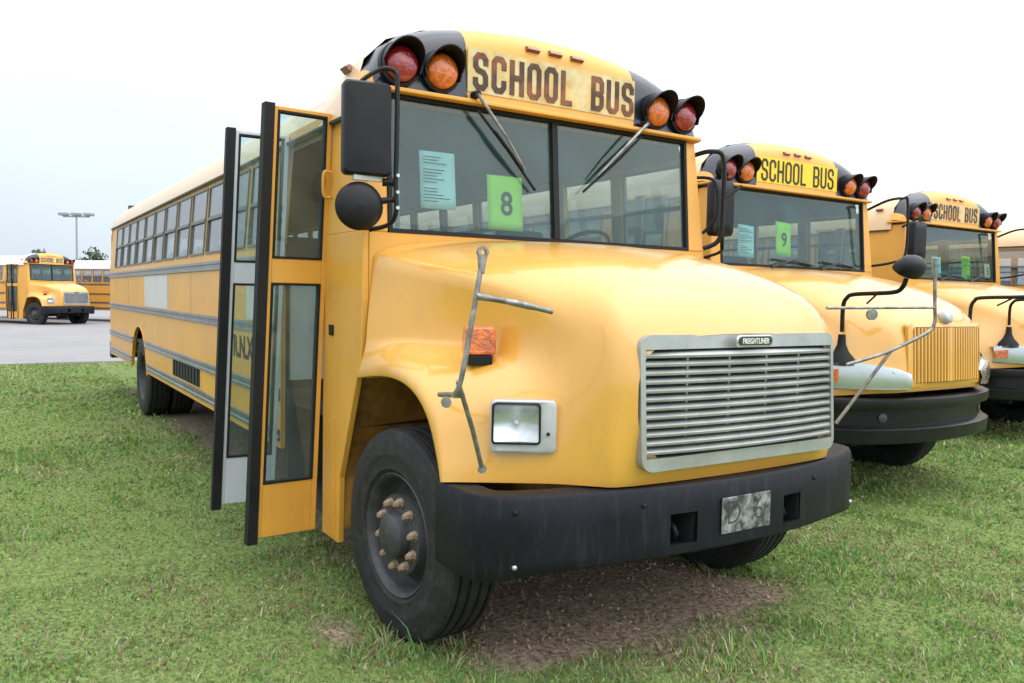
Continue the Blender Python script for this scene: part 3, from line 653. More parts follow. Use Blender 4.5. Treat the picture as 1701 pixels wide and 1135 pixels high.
# wipers hung from the cap
for s, a in ((-1, (-.57, 2.70)), (1, (.66, 2.70))):
    y0, z0 = a; e = (-.16, 2.27) if s < 0 else (.19, 2.29); m = MB()
    m.tube([(-.30, y0, z0 + .03), (-.30, y0 * .55 + e[0] * .45, z0 * .55 + e[1] * .45 + .02), (-.315, e[0] * .8 + y0 * .2, e[1] * .8 + z0 * .2)], [.011, .007, .005], 6)
    w = m.build('wiper_arm', 'steel_tube', main, smooth=60)
    m = MB(); b0 = Vector((-.335, y0 - s * .10 * -1 * -1 + (-.13 if s < 0 else .13) * .6, z0 - .05)); b1 = Vector((-.335, e[0], e[1] - .02))
    m.tube([b0, b0.lerp(b1, .5) + Vector((.012, 0, 0)), b1], .008, 6); m.tube([b0.lerp(b1, .25) + Vector((.02, 0, 0)), b0.lerp(b1, .5) + Vector((.028, 0, 0)), b0.lerp(b1, .75) + Vector((.02, 0, 0))], .006, 6); m.build('wiper_blade', 'black_rubber', w, smooth=60)
    MB().lathe([(0, .05), (.02, .05), (.025, 0), (.0, 0)], c=(-.345, y0, z0 + .03), axis=(1, 0, 0), n=10).build('wiper_pivot', 'black_plastic', w, smooth=50)
# side details
MB().box(-7.38, -5.80, -1.2185, -1.2155, 1.43, 1.80).build('painted_out_panel', 'patch_white', main)
MB().box(-2.57, -1.78, -1.2185, -1.2155, 1.43, 1.80).build('painted_out_panel', 'patch_white', main)
inst('side_lettering', text_mesh('R.N.X.', .235, 'letter_black', .006, .001, .95), main, side_M(-2.66, -1.2175, 1.205))
vg = MB().box(-5.50, -4.20, -1.219, -1.2155, .745, .915).build('vent_grille', 'dark', main)
for k in range(9): MB().box(-5.48 + .144 * k, -5.42 + .144 * k, -1.226, -1.2195, .755, .905).build('louvre', 'black_plastic', vg)
for x in np.arange(-10.2, -2, 1.4):
    if abs(x - ARCHX) > .75: MB().box(x - .01, x + .01, -1.2175, -1.2155, 1.43, 1.80).build('panel_seam', 'yellow', main)
MB().box(-6.95, -6.6, -.55, -.3, 3.0, 3.13).build('roof_vent', 'black_plastic', main, bevel=.02)
for x, y in ((-10.8, -1.0), (-10.8, 1.0)): MB().box(x - .04, x + .04, y * .9 - .05, y * .9 + .05, 2.90, 2.985).build('rear_marker', 'dark_grey', main, bevel=.01)
m = MB(); m.tube(sweep([(-.83, -1.205, 2.17), (-.83, -1.245, 2.18), (-.83, -1.245, 2.30), (-.83, -1.205, 2.31)]), .010, 6); m.build('grab_handle', 'yellow', main, smooth=60)
MB().box(-.80, -.74, -1.226, -1.2155, 1.40, 1.46).build('key_switch', 'black_plastic', main, bevel=.004)
MB().box(-.73, -.70, -1.222, -1.2155, .27, .95).build('weld_strip', 'yellow', main)
# right-hand mirrors on their bracket
mc = Vector((-.14, -1.282, 2.425)); br = MB()
br.tube(sweep([(-.62, -1.19, 2.66), (-.42, -1.20, 2.72), (-.14, -1.21, 2.72), (-.10, -1.15, 2.71), (-.09, -1.143, 2.62), (-.09, -1.146, 2.2), (-.10, -1.15, 2.0), (-.30, -1.19, 1.96)]), .012, 8)
br.tube([(-.30, -1.21, 1.97), (-.12, -1.36, 1.985)], .016, 8)
br.tube([(-.10, -1.13, 2.18), (-.13, -1.20, 2.18)], .02, 8); br.tube([(-.10, -1.135, 2.10), (-.13, -1.25, 2.08)], .016, 8)
brk = br.build('mirror_bracket', 'black_plastic', main, smooth=60)
ol = rrect(.116, .222, .026)
def dish(ol, d0, d1, k):
    m = MB(); n = len(ol); vs = []
    for sc, d in ((.96, d0), (1, d0 + .012), (1, d1 - .02), (.95, d1 - .006), (.6, d1)): vs += [(d, a * sc, b * sc) for a, b in ol]
    m.add(vs, [(r * n + q, r * n + (q + 1) % n, (r + 1) * n + (q + 1) % n, (r + 1) * n + q) for r in range(4) for q in range(n)] + [tuple(range(n)), tuple(4 * n + q for q in range(n))]); return m
o = dish(ol, -.035, .05, 1).build('mirror_housing', 'black_plastic', brk, smooth=45); o.location = mc; o.rotation_euler = (0, 0, R(-8))
g = MB(); g.prism([(a * .93, b * .95) for a, b in ol], 'x', -.0365, -.0355); g.build('mirror_glass', 'chrome', main).matrix_local = Matrix.Translation(mc) @ Matrix.Rotation(R(-8), 4, 'Z')
m = MB(); m.box(-.15, -.12, -1.35, -1.20, 2.18, 2.23); m.build('mirror_clamp', 'bezel', brk)
m = MB(); m.lathe([(.0, -.055), (.06, -.05), (.10, -.03), (.116, 0), (.116, .012), (.09, .03), (.05, .042), (0, .046)], c=(-.13, -1.32, 2.055), axis=(1, -.15, .0), n=32); m.build('convex_mirror', 'black_plastic', brk, smooth=60)
for dz in (2.21, 2.13, 2.055): MB().lathe([(0, .012), (.009, .012), (.009, 0)], c=(-.075, -1.146, dz), axis=(1, 0, 0), n=8).build('bolt', 'alu', brk)
# left-hand bracket (its mirror is gone)
br = MB()
br.tube(sweep([(-.42, 1.17, 2.60), (-.30, 1.22, 2.62), (-.26, 1.30, 2.58), (-.26, 1.31, 2.3), (-.27, 1.30, 2.05), (-.34, 1.22, 1.98)]), .016, 8)
br.tube(sweep([(-.42, 1.20, 2.46), (-.28, 1.25, 2.42), (-.27, 1.26, 2.2), (-.34, 1.21, 2.08)]), .011, 8); br.tube([(-.27, 1.31, 2.30), (-.20, 1.42, 2.40)], .011, 6)
br.build('mirror_bracket', 'black_plastic', main, smooth=60)
# cross-view mirror brackets on the fenders
br = MB(); Q = lambda x, y, z: (x, y, z)
br.tube(sweep([(.93, -1.255, 1.765), (.945, -1.285, 1.64), (.93, -1.335, 1.33), (.90, -1.35, 1.26)]), [.0105] * 19, 8)
br.tube([(.94, -1.262, 1.72), (.93, -1.253, 1.785)], [.012, .02], 8); br.lathe([(.012, -.01), (.022, -.01), (.022, .01), (.012, .01), (.012, -.01)], c=(.93, -1.252, 1.80), axis=(1, -.2, 0), n=12)
br.tube(sweep([(.945, -1.288, 1.635), (.96, -1.12, 1.61), (.97, -.955, 1.578)]), [.015, .014, .014, .012, .012, .012, .014, .014, .014, .011, .011, .011, .011], 8)
br.tube(sweep([(.90, -1.35, 1.26), (.80, -1.26, 1.245), (.50, -1.20, 1.21)]), .012, 8); br.lathe([(0, .0), (.02, .0), (.02, .03), (0, .03)], c=(.885, -1.375, 1.235), axis=(1, -.5, 0), n=10)
br.tube([(.92, -1.345, 1.315), (.87, -1.25, 1.12), (.775, -1.15, .945)], .010, 8); br.lathe([(0, 0), (.018, 0), (.018, .02), (0, .02)], c=(.765, -1.14, .935), axis=(.8, -.6, 0), n=10)
br.build('crossview_bracket', 'steel_tube', main, smooth=60)
br = MB()
br.tube(sweep([(1.0, 1.667, 1.89), (1.0, 1.69, 1.62), (1.0, 1.695, 1.53), (.98, 1.65, 1.47), (.90, 1.40, 1.36), (.80, 1.19, 1.29)]), .010, 8)
br.tube([(.94, .80, 1.605), (1.0, 1.69, 1.615)], .008, 8); br.tube([(.91, 1.43, 1.37), (.74, 1.20, .95)], .010, 8); br.lathe([(0, 0), (.03, 0), (.03, .02), (0, .02)], c=(1.01, 1.07, 1.575), axis=(1, -.3, 0), n=12)
br.build('crossview_bracket', 'steel_tube', main, smooth=60)

# ================================================================== sheets taped inside windshields
def sheet(bus_loc, y, z, w, h, mt, label, text=None, lines=False, cat='paper sign', rot=0, ts=.15):
    m = MB(); P = []
    for i in range(7):
        v = i / 6; r = []
        for j in range(7):
            u = j / 6; zz = z - h / 2 + h * v; a = (u - .5) * w; b = (v - .5) * h; yy = y + a * math.cos(rot) - b * math.sin(rot); zz = z + a * math.sin(rot) + b * math.cos(rot)
            r.append((bus_loc[0] + wx(zz) - .020 - .006 * (1 - math.sin(u * 3.1)) - .004 * v, bus_loc[1] + yy, zz))
        P.append(r)
    m.grid(P); o = m.build('paper_sheet', mt, None, smooth=60); o.data.shade_smooth()
    so = o.modifiers.new('thick', 'SOLIDIFY'); so.thickness = .0006; so.offset = -1
    tag(o, label, cat)
    if text: inst('number', text_mesh(text, ts, 'letter_black', .003, .0004, .9), o, front_M(bus_loc[0] + wx(z) - .0178, bus_loc[1] + y + .005, z - .01, R(4.3)))
    if lines:
        m = MB(); k = 0
        for q in range(15):
            zz = z + h * (.40 - .055 * q); wl = w * random.uniform(.35, .82)
            if q in (3, 9): continue
            m.box(bus_loc[0] + wx(zz) - .0185, bus_loc[0] + wx(zz) - .0180, bus_loc[1] + y - w * .42, bus_loc[1] + y - w * .42 + wl, zz - .0022, zz + .0022)
        m.build('print', 'letter_black' if False else 'dash', o)
    return o
sheet((0, 0), -.765, 2.255, .215, .31, 'paper_blue', 'pale blue printed sheet taped inside windshield beside the number 8 sheet', lines=True, rot=.01)
sheet((0, 0), -.335, 2.165, .235, .31, 'paper_green', 'lime green sheet with black number 8 taped inside windshield', text='8', ts=.19)

# ================================================================== second make: rounded nose with slotted grille
CE_ROWS = [
 [(-.325, 0, 1.955), (-.325, .58, 1.95), (-.325, .95, 1.92), (-.325, 1.09, 1.80), (-.325, 1.125, 1.56), (-.34, 1.135, 1.39), (-.36, 1.20, 1.29)],
 [(-.02, 0, 1.93), (-.02, .56, 1.92), (-.02, .90, 1.86), (-.02, 1.04, 1.73), (-.02, 1.08, 1.54), (-.02, 1.10, 1.42), (-.03, 1.20, 1.34)],
 [(.30, 0, 1.885), (.30, .54, 1.87), (.29, .85, 1.79), (.27, .98, 1.67), (.26, 1.02, 1.51), (.26, 1.07, 1.40), (.26, 1.195, 1.31)],
 [(.60, 0, 1.81), (.60, .52, 1.79), (.58, .78, 1.70), (.54, .90, 1.59), (.50, .96, 1.45), (.46, 1.05, 1.34), (.41, 1.19, 1.23)],
 [(.86, 0, 1.70), (.85, .52, 1.675), (.80, .71, 1.59), (.73, .84, 1.49), (.66, .93, 1.37), (.58, 1.05, 1.27), (.48, 1.185, 1.16)],
 [(1.03, 0, 1.585), (1.01, .52, 1.56), (.95, .67, 1.48), (.87, .80, 1.37), (.79, .91, 1.25), (.67, 1.05, 1.16), (.53, 1.18, 1.08)],
 [(1.09, 0, 1.49), (1.065, .50, 1.475), (1.01, .64, 1.38), (.93, .78, 1.25), (.83, .92, 1.14), (.70, 1.06, 1.06), (.55, 1.185, 1.0)],
 [(1.13, 0, 1.22), (1.10, .50, 1.22), (1.06, .62, 1.18), (.98, .77, 1.10), (.87, .93, 1.03), (.73, 1.07, .98), (.565, 1.19, .94)],
 [(1.145, 0, .985), (1.115, .50, .985), (1.08, .62, .98), (1.0, .77, .97), (.89, .94, .95), (.74, 1.08, .92), (.575, 1.195, .90)],
 [(1.11, 0, .93), (1.085, .50, .93), (1.055, .62, .925), (.98, .77, .92), (.88, .94, .905), (.74, 1.08, .885), (.58, 1.20, .87)],
]
CE_ROWS = [[(x + .07 * max(0, min(1, x)) , w, z) for x, w, z in r] for r in CE_ROWS]
def cgx(y, z): return 1.203 - .035 * (y / .5) ** 2 + (1.22 - z) * .05
def ce_front(root):
    cage_hood(root, CE_ROWS, FS_ARCH, lambda u, v: False, 'hood', 'hood_yellow')
    for s in (-1, 1):
        m = MB(); m.box(-.70, -.66, s * .45, s * 1.19, .33, 1.26); m.box(-.66, .85, s * .62, s * .64, .55, 1.45)
        m.grid([[(x, s * .64, z + .06), (x, s * 1.16, z + .035)] for x, z in [(-.66, .75), (-.45, 1.15), (-.1, 1.25), (.2, 1.235), (.34, 1.17), (.45, 1.04), (.53, .86)]])
        m.build('wheel_well', 'dark', root)
    # slotted grille: yellow frame, bars, dark backing
    zc = 1.225; m = MB(); o = rrect(.535, .255, .04); i = [(a * .92, b * .88) for a, b in o]; n = len(o); vs = []
    for pts, d in ((o, -.03), (o, -.002), (i, .006), (i, -.02)): vs += [(cgx(a, zc + b) + d, a, zc + b) for a, b in pts]
    m.add(vs, [(r * n + k, r * n + (k + 1) % n, (r + 1) * n + (k + 1) % n, (r + 1) * n + k) for r in range(3) for k in range(n)])
    gr = m.build('grille', 'hood_yellow', root, smooth=40)
    P = [[(cgx(y, z) - .006, y, z) for z in (zc - .225, zc + .225)] for y in np.linspace(-.49, .49, 9)]
    MB().grid(P).build('grille_mesh', 'seat', gr, smooth=60)
    for k in range(23):
        y = -.465 + .93 * k / 22; w = .012 if k != 11 else .03
        m = MB(); m.hexa([(cgx(y, 1.0) - .012, y - w, 1.005), (cgx(y, 1.0) + .006, y - w * .7, 1.005), (cgx(y, 1.0) + .006, y + w * .7, 1.005), (cgx(y, 1.0) - .012, y + w, 1.005), (cgx(y, 1.44) - .012, y - w, 1.445), (cgx(y, 1.44) + .006, y - w * .7, 1.445), (cgx(y, 1.44) + .006, y + w * .7, 1.445), (cgx(y, 1.44) - .012, y + w, 1.445)])
        m.build('bar', 'hood_yellow', gr)
    m = MB(); m.lathe([(0, .03), (.045, .028), (.06, .015), (.062, -.03), (0, -.03)], c=(1.155, 0, 1.535), axis=(1, 0, .35), n=24); m.build('emblem', 'bezel', root, smooth=50)
    for s in (-1, 1):
        # wedge headlight wrapped round the corner
        pl = [(1.09, .50), (1.06, .62), (1.0, .76), (.91, .90), (.80, 1.02), (.70, 1.10)]
        top = [1.075, 1.115, 1.145, 1.165, 1.165, 1.14]; bot = [.955, .955, .955, .955, .96, .97]; m = MB(); P = []
        for (x, w), t, b in zip(pl, top, bot):
            P.append([(x - .03, s * (w - .02), b - .004), (x + .018, s * (w + .012), b), (x + .028, s * (w + .016), (b + t) / 2), (x + .012, s * (w + .008), t), (x - .05, s * (w - .03), t + .004)])
        P = [[(x * 1.065 + .034, y + s * .026, z) for x, y, z in r] for r in P]
        hb = MB(); hb.grid([[(x - .024, y - s * .018, z) for x, y, z in r] for r in P]); h = hb.build('headlight', 'reflector', root, smooth=60)
        m.grid(P); m.build('lens', 'lamp_glass', h, smooth=60)
        for (x, w, z, r) in ((1.12, .735, 1.045, .050), (1.005, .925, 1.06, .046)):
            MB().lathe([(r * 1.15, -.03), (r * 1.15, .004), (r, .006), (r * .8, -.012), (r * .4, -.026), (0, -.03)], c=(x - .01, s * (w - .01), z), axis=(1, s * .75, 0), n=20).build('lamp', 'chrome', h, smooth=40)
            MB().lathe([(r * 1.3, -.03), (r * 1.3, .0), (r * 1.15, .003)], c=(x - .01, s * (w - .01), z), axis=(1, s * .75, 0), n=20).build('lamp_ring', 'dark_grey', h, smooth=40)
        q = MB(); q.grid([[(P[k][1][0] * .5 + P[k][2][0] * .5 + .004, P[k][1][1] * .5 + P[k][2][1] * .5 + s * .004, P[k][1][2] * .5 + P[k][2][2] * .5), (P[k][2][0] * .5 + P[k][3][0] * .5 + .004, P[k][2][1] * .5 + P[k][3][1] * .5 + s * .004, P[k][2][2] * .5 + P[k][3][2] * .5)] for k in (4, 5)]); q.build('turn_lens', 'amber_lens', h)
        # crossview mirror on an arm ahead of the hood
        m = MB(); bx, by, bz = .87, s * .95, 1.20
        m.lathe([(.12, -.06), (.11, -.02), (.06, .04), (.034, .10), (.028, .18), (0, .18)], c=(bx - .02, by, bz + .0), axis=(0, 0, 1), n=16); boot = m.build('mirror_boot', 'black_rubber', root, smooth=50)
        m = MB(); m.tube(sweep([(bx - .02, by, bz + .2), (bx - .02, by, 1.60), (bx + .01, by, 1.67), (bx + .08, by, 1.70), (bx + .44, by + s * .08, 1.715), (bx + .53, by + s * .10, 1.75), (bx + .56, by + s * .1, 1.82)]), .017, 8)
        m.tube([(bx + .34, by + s * .08, 1.72), (bx + .2, by + s * .02, 1.63)], .008, 6); m.build('mirror_arm', 'black_plastic', boot, smooth=60)
        m = MB(); m.lathe([(0, -.10), (.06, -.095), (.11, -.07), (.14, -.02), (.145, .03), (.14, .035), (0, .035)], c=(0, 0, 0), axis=(1, 0, 0), n=28)
        for k, v in enumerate(m.v): m.v[k] = (v[0], v[1] * 1.05, v[2] * .6)
        cm = m.build('crossview_mirror', 'black_plastic', boot, smooth=50); cm.location = (bx + .58, by + s * .1, 1.89); cm.rotation_euler = (0, R(50), R(180))
        # flat mirror in front of the door pillar
        br = MB(); br.tube(sweep([(-.40, s * 1.19, 2.62), (-.2, s * 1.22, 2.70), (-.08, s * 1.30, 2.72), (-.06, s * 1.36, 2.68), (-.06, s * 1.36, 2.15), (-.15, s * 1.28, 2.06), (-.40, s * 1.21, 2.02)]), .014, 8)
        b = br.build('mirror_bracket', 'black_plastic', root, smooth=60)
        if s > 0: continue
        hh = dish(rrect(.115, .235, .035), -.04, .06, 1).build('mirror_housing', 'black_plastic', b, smooth=45); hh.location = (-.10, s * 1.36, 2.42); hh.rotation_euler = (0, 0, -s * R(-6))
    # bumper: two-tier, bowed
    plan = [(-1.20, .52), (-1.195, .66), (-1.16, .78), (-1.08, .89), (-.92, 1.0), (-.70, 1.09), (-.45, 1.15), (-.2, 1.18), (0, 1.187)]; plan = [(y, x + .07 * max(0, min(1, (x - .5) * 2))) for y, x in plan]
    plan += [(-y, x) for y, x in plan[-2::-1]]; pv = [Vector((x, y)) for y, x in plan]; P = []
    zs = [(.52, -.14), (.52, -.03), (.535, -.01), (.635, 0), (.65, -.02), (.665, -.07), (.785, -.07), (.795, -.01), (.83, 0), (.875, -.005), (.885, -.02), (.885, -.15)]
    for k, p in enumerate(pv):
        t = (pv[min(k + 1, len(pv) - 1)] - pv[max(k - 1, 0)]).normalized(); nrm = Vector((t.y, -t.x)); P.append([(p.x + nrm.x * d, p.y + nrm.y * d, z) for z, d in zs])
    bu = MB().grid(P).build('bumper', 'bumper_gloss', root, smooth=35)
    for s in (-1, 1):
        MB().lathe([(0, .005), (.035, .004), (.04, 0), (.04, -.03)], c=(1.085, s * .72, .725), axis=(1, s * .35, 0), n=16).build('fog_lamp', 'dark_grey', bu, smooth=50)
    # wipers from below
    for y0, y1 in ((-.45, .18), (.30, .85)):
        m = MB(); m.tube([(-.28, y0, 1.955), (-.29, (y0 + y1) / 2, 2.03), (-.315, y1, 2.0)], [.012, .008, .006], 6); w = m.build('wiper_arm', 'black_plastic', root, smooth=60)
        m = MB(); m.tube([(-.325, y0 + .06, 2.035), (-.325, y1 + .05, 1.99)], .008, 6); m.build('wiper_blade', 'black_rubber', w)
    # window post of the driver's side, dark strip behind
def sign(root, bright):
    MB().prism([(-.60, 2.755), (.60, 2.755), (.60, 2.995), (-.60, 2.995)], 'x', -.372, -.3635).build('sign_panel', 'sign_bright' if bright else 'sign_faded', root)
    two_words(root, .092, .022, .10, .022 if bright else .03, 'letter_black' if bright else 'letter_faded', 0)

B2 = (-1.27, 3.83); B3 = (-2.15, 8.28); B4 = (.4, 12.45)
GRP = 'school buses parked in a row on the grass'
ce = empty('school_bus', (B2[0], B2[1], 0))
tag(ce, 'yellow school bus with slotted yellow grille and bright roof sign above number 9 sheet', 'school bus', GRP)
body(ce, door_open=False, style='single'); ce_front(ce)
bus3 = copy_tree(ce); bus3.location = (B3[0], B3[1], 0); tag(bus3, 'yellow school bus with faded roof sign parked beyond the bus with number 9 sheet')
bus4 = copy_tree(ce); bus4.location = (B4[0], B4[1], 0); tag(bus4, 'yellow school bus showing its dark side windows past the bus with faded sign')
sign(ce, True); sign(bus3, False); sign(bus4, True)
sheet(B2, -.70, 2.19, .22, .30, 'paper_blue', 'plain pale blue sheet taped in windshield left of number 9 sheet', lines=True, rot=-.06)
sheet(B2, -.17, 2.235, .22, .33, 'paper_green', 'lime green sheet with black number 9 taped in windshield', text='9', rot=-.05, ts=.19)
sheet(B3, -.40, 2.13, .22, .28, 'paper_blue', 'pale blue sheet in windshield of the bus with faded roof sign', lines=True)
sheet(B3, .34, 2.14, .22, .33, 'paper_green', 'lime green sheet with small black marks in windshield under faded roof sign', lines=True)
sheet(B3, .90, 2.12, .15, .20, 'paper_white', 'small white number card in corner of windshield under faded roof sign', text='5', ts=.15, cat='number card')

# ================================================================== buses across the concrete lot
FG = 'school buses across the concrete lot'
fa = empty('school_bus', (-37.9, -.35, 0), R(35)); tag(fa, 'distant yellow school bus with closed door facing out across the concrete lot', 'school bus', FG)
body(fa, door_open=False, low=True, roof='roof_white'); fs_front(fa, True); sign(fa, False)
fb = copy_tree(fa); fb.location = (-39.3, 4.2, 0); tag(fb, 'distant white-roofed school bus half hidden behind the bus on the concrete lot')

# ================================================================== ground
def vnoise(x, y, s, seed=0):      # cheap smooth value noise, vectorised
    x = x * s; y = y * s; xi = np.floor(x); yi = np.floor(y); fx = x - xi; fy = y - yi; fx = fx * fx * (3 - 2 * fx); fy = fy * fy * (3 - 2 * fy)
    def h(a, b): v = np.sin(a * 127.1 + b * 311.7 + seed * 74.7) * 43758.5453; return v - np.floor(v)
    return (h(xi, yi) * (1 - fx) + h(xi + 1, yi) * fx) * (1 - fy) + (h(xi, yi + 1) * (1 - fx) + h(xi + 1, yi + 1) * fx) * fy
def fbm(x, y, s, seed=0): return .5 * vnoise(x, y, s, seed) + .3 * vnoise(x, y, s * 2.3, seed + 1) + .2 * vnoise(x, y, s * 5.1, seed + 2)
def ell(x, y, cx, cy, rx, ry): return np.sqrt(((x - cx) / rx) ** 2 + ((y - cy) / ry) ** 2)
def bare(x, y):
    """0 lawn .. 1 bare soil: worn ground under and before the parked buses"""
    n = fbm(x, y, 2.2, 3) - .5; d = np.zeros_like(x)
    for (bx, by) in ((0, 0),):
        under = np.maximum(np.abs(y - by) / .92, np.maximum((x - bx - .72) / .3 + 1, (bx - 11 - x) / .3 + 1)); d = np.maximum(d, np.clip((1.12 - under + n * .5) / .25, 0, 1))
    for cx, cy, rx, ry in ((.42, -.1, .50, 1.02), (-.12, -1.42, .24, .16), (.5, -.75, .32, .3)):
        d = np.maximum(d, np.clip((1.18 - ell(x, y, cx, cy, rx, ry) + n * 1.5) / .85, 0, 1))
    return d
def dry(x, y): return np.clip((fbm(x, y, .9, 11) - .42) / .25, 0, 1) * .6 + np.clip((fbm(x, y, 3.3, 17) - .5) / .25, 0, 1) * .4

def ground_mat(name):
    m = bpy.data.materials.new(name); m.use_nodes = True; t = m.node_tree; b = t.nodes['Principled BSDF']; b.inputs['Roughness'].default_value = .95; b.inputs['Specular IOR Level'].default_value = .1
    c = t.nodes.new('ShaderNodeTexCoord'); n1 = t.nodes.new('ShaderNodeTexNoise'); n1.inputs['Scale'].default_value = 38; n1.inputs['Detail'].default_value = 8
    n2 = t.nodes.new('ShaderNodeTexNoise'); n2.inputs['Scale'].default_value = .55; n2.inputs['Detail'].default_value = 6
    g = t.nodes.new('ShaderNodeValToRGB'); e = g.color_ramp.elements; e[0].position = .3; e[0].color = (.06, .095, .028, 1); e[1].position = .72; e[1].color = (.25, .31, .11, 1)
    s = t.nodes.new('ShaderNodeValToRGB'); e = s.color_ramp.elements; e[0].position = .32; e[0].color = (.13, .092, .066, 1); e[1].position = .74; e[1].color = (.44, .345, .26, 1)
    d = t.nodes.new('ShaderNodeMixRGB'); d.inputs[2].default_value = (.16, .24, .06, 1)
    a = t.nodes.new('ShaderNodeAttribute'); a.attribute_name = 'bare'; x = t.nodes.new('ShaderNodeMixRGB')
    r = t.nodes.new('ShaderNodeMapRange'); r.inputs[1].default_value = .35; r.inputs[2].default_value = .7; r.inputs[4].default_value = .6
    t.links.new(c.outputs['Object'], n1.inputs['Vector']); t.links.new(c.outputs['Object'], n2.inputs['Vector']); t.links.new(n1.outputs['Fac'], g.inputs[0]); t.links.new(n1.outputs['Fac'], s.inputs[0])
    t.links.new(n2.outputs['Fac'], r.inputs[0]); t.links.new(r.outputs[0], d.inputs[0]); t.links.new(g.outputs[0], d.inputs[1]); t.links.new(d.outputs[0], x.inputs[1]); t.links.new(s.outputs[0], x.inputs[2]); t.links.new(a.outputs['Fac'], x.inputs[0]); t.links.new(x.outputs[0], b.inputs['Base Color'])
    u = t.nodes.new('ShaderNodeBump'); u.inputs['Strength'].default_value = .7; u.inputs['Distance'].default_value = .02; t.links.new(n1.outputs['Fac'], u.inputs['Height']); t.links.new(u.outputs[0], b.inputs['Normal'])
    MT[name] = m
ground_mat('lawn_soil')
def np_grid(xs, ys, zf):
    X, Y = np.meshgrid(xs, ys, indexing='ij'); Z = zf(X, Y); nx, ny = X.shape; v = np.stack([X, Y, Z], -1).reshape(-1, 3); i = np.arange(nx * ny).reshape(nx, ny)
    return v, np.stack([i[:-1, :-1], i[1:, :-1], i[1:, 1:], i[:-1, 1:]], -1).reshape(-1, 4), X.ravel(), Y.ravel()
edge = lambda a, f, b: np.concatenate([a, f, b])
xs = edge(np.array([-1500., -400, -120, -60, -30, -20, -16.5, -14.5]), np.arange(-13.5, 5.01, .08), np.array([5.5, 8, 14, 40, 200, 1500]))
ys = edge(np.array([-1500., -300, -60, -20, -10]), np.arange(-7, 15.01, .08), np.array([16, 22, 60, 300, 1500]))
def gz(x, y): return -.055 * np.exp(-(((x - .02) / .35) ** 2 + ((np.abs(y) - 1.03) / .3) ** 2)) + (fbm(x, y, 1.3, 5) - .5) * .03 * ((x > -14) & (x < 5.2) & (y > -8) & (y < 15.2)) - .004
v, f, gx_, gy_ = np_grid(xs, ys, gz)
me = bpy.data.meshes.new('ground'); me.from_pydata(v.tolist(), [], f.tolist()); me.materials.append(MT['lawn_soil'])
at = me.attributes.new('bare', 'FLOAT', 'POINT'); at.data.foreach_set('value', bare(gx_, gy_)); me.shade_smooth()
g = bpy.data.objects.new('ground', me); COL.objects.link(g); tag(g, kind='structure')
# concrete lot beyond the lawn, a slab standing slightly proud
m = MB(); yy = [-1200, -200, -60, -30, -20, -12, -8, -6, -4.5, -3, -1.5, 0, 1.5, 3, 6, 12, 20, 60, 1200]
e = [(-16.35 + .05 * math.sin(k * 2.3), y) for k, y in enumerate(yy)]
P = [[(-1400, y, .03) for _, y in e], [(-60, y, .03) for _, y in e], [(x, y, .03) for x, y in e], [(x + .02, y, -.1) for x, y in e]]
m.grid(P); tag(m.build('concrete_lot', 'concrete', None, norm=False), kind='structure')

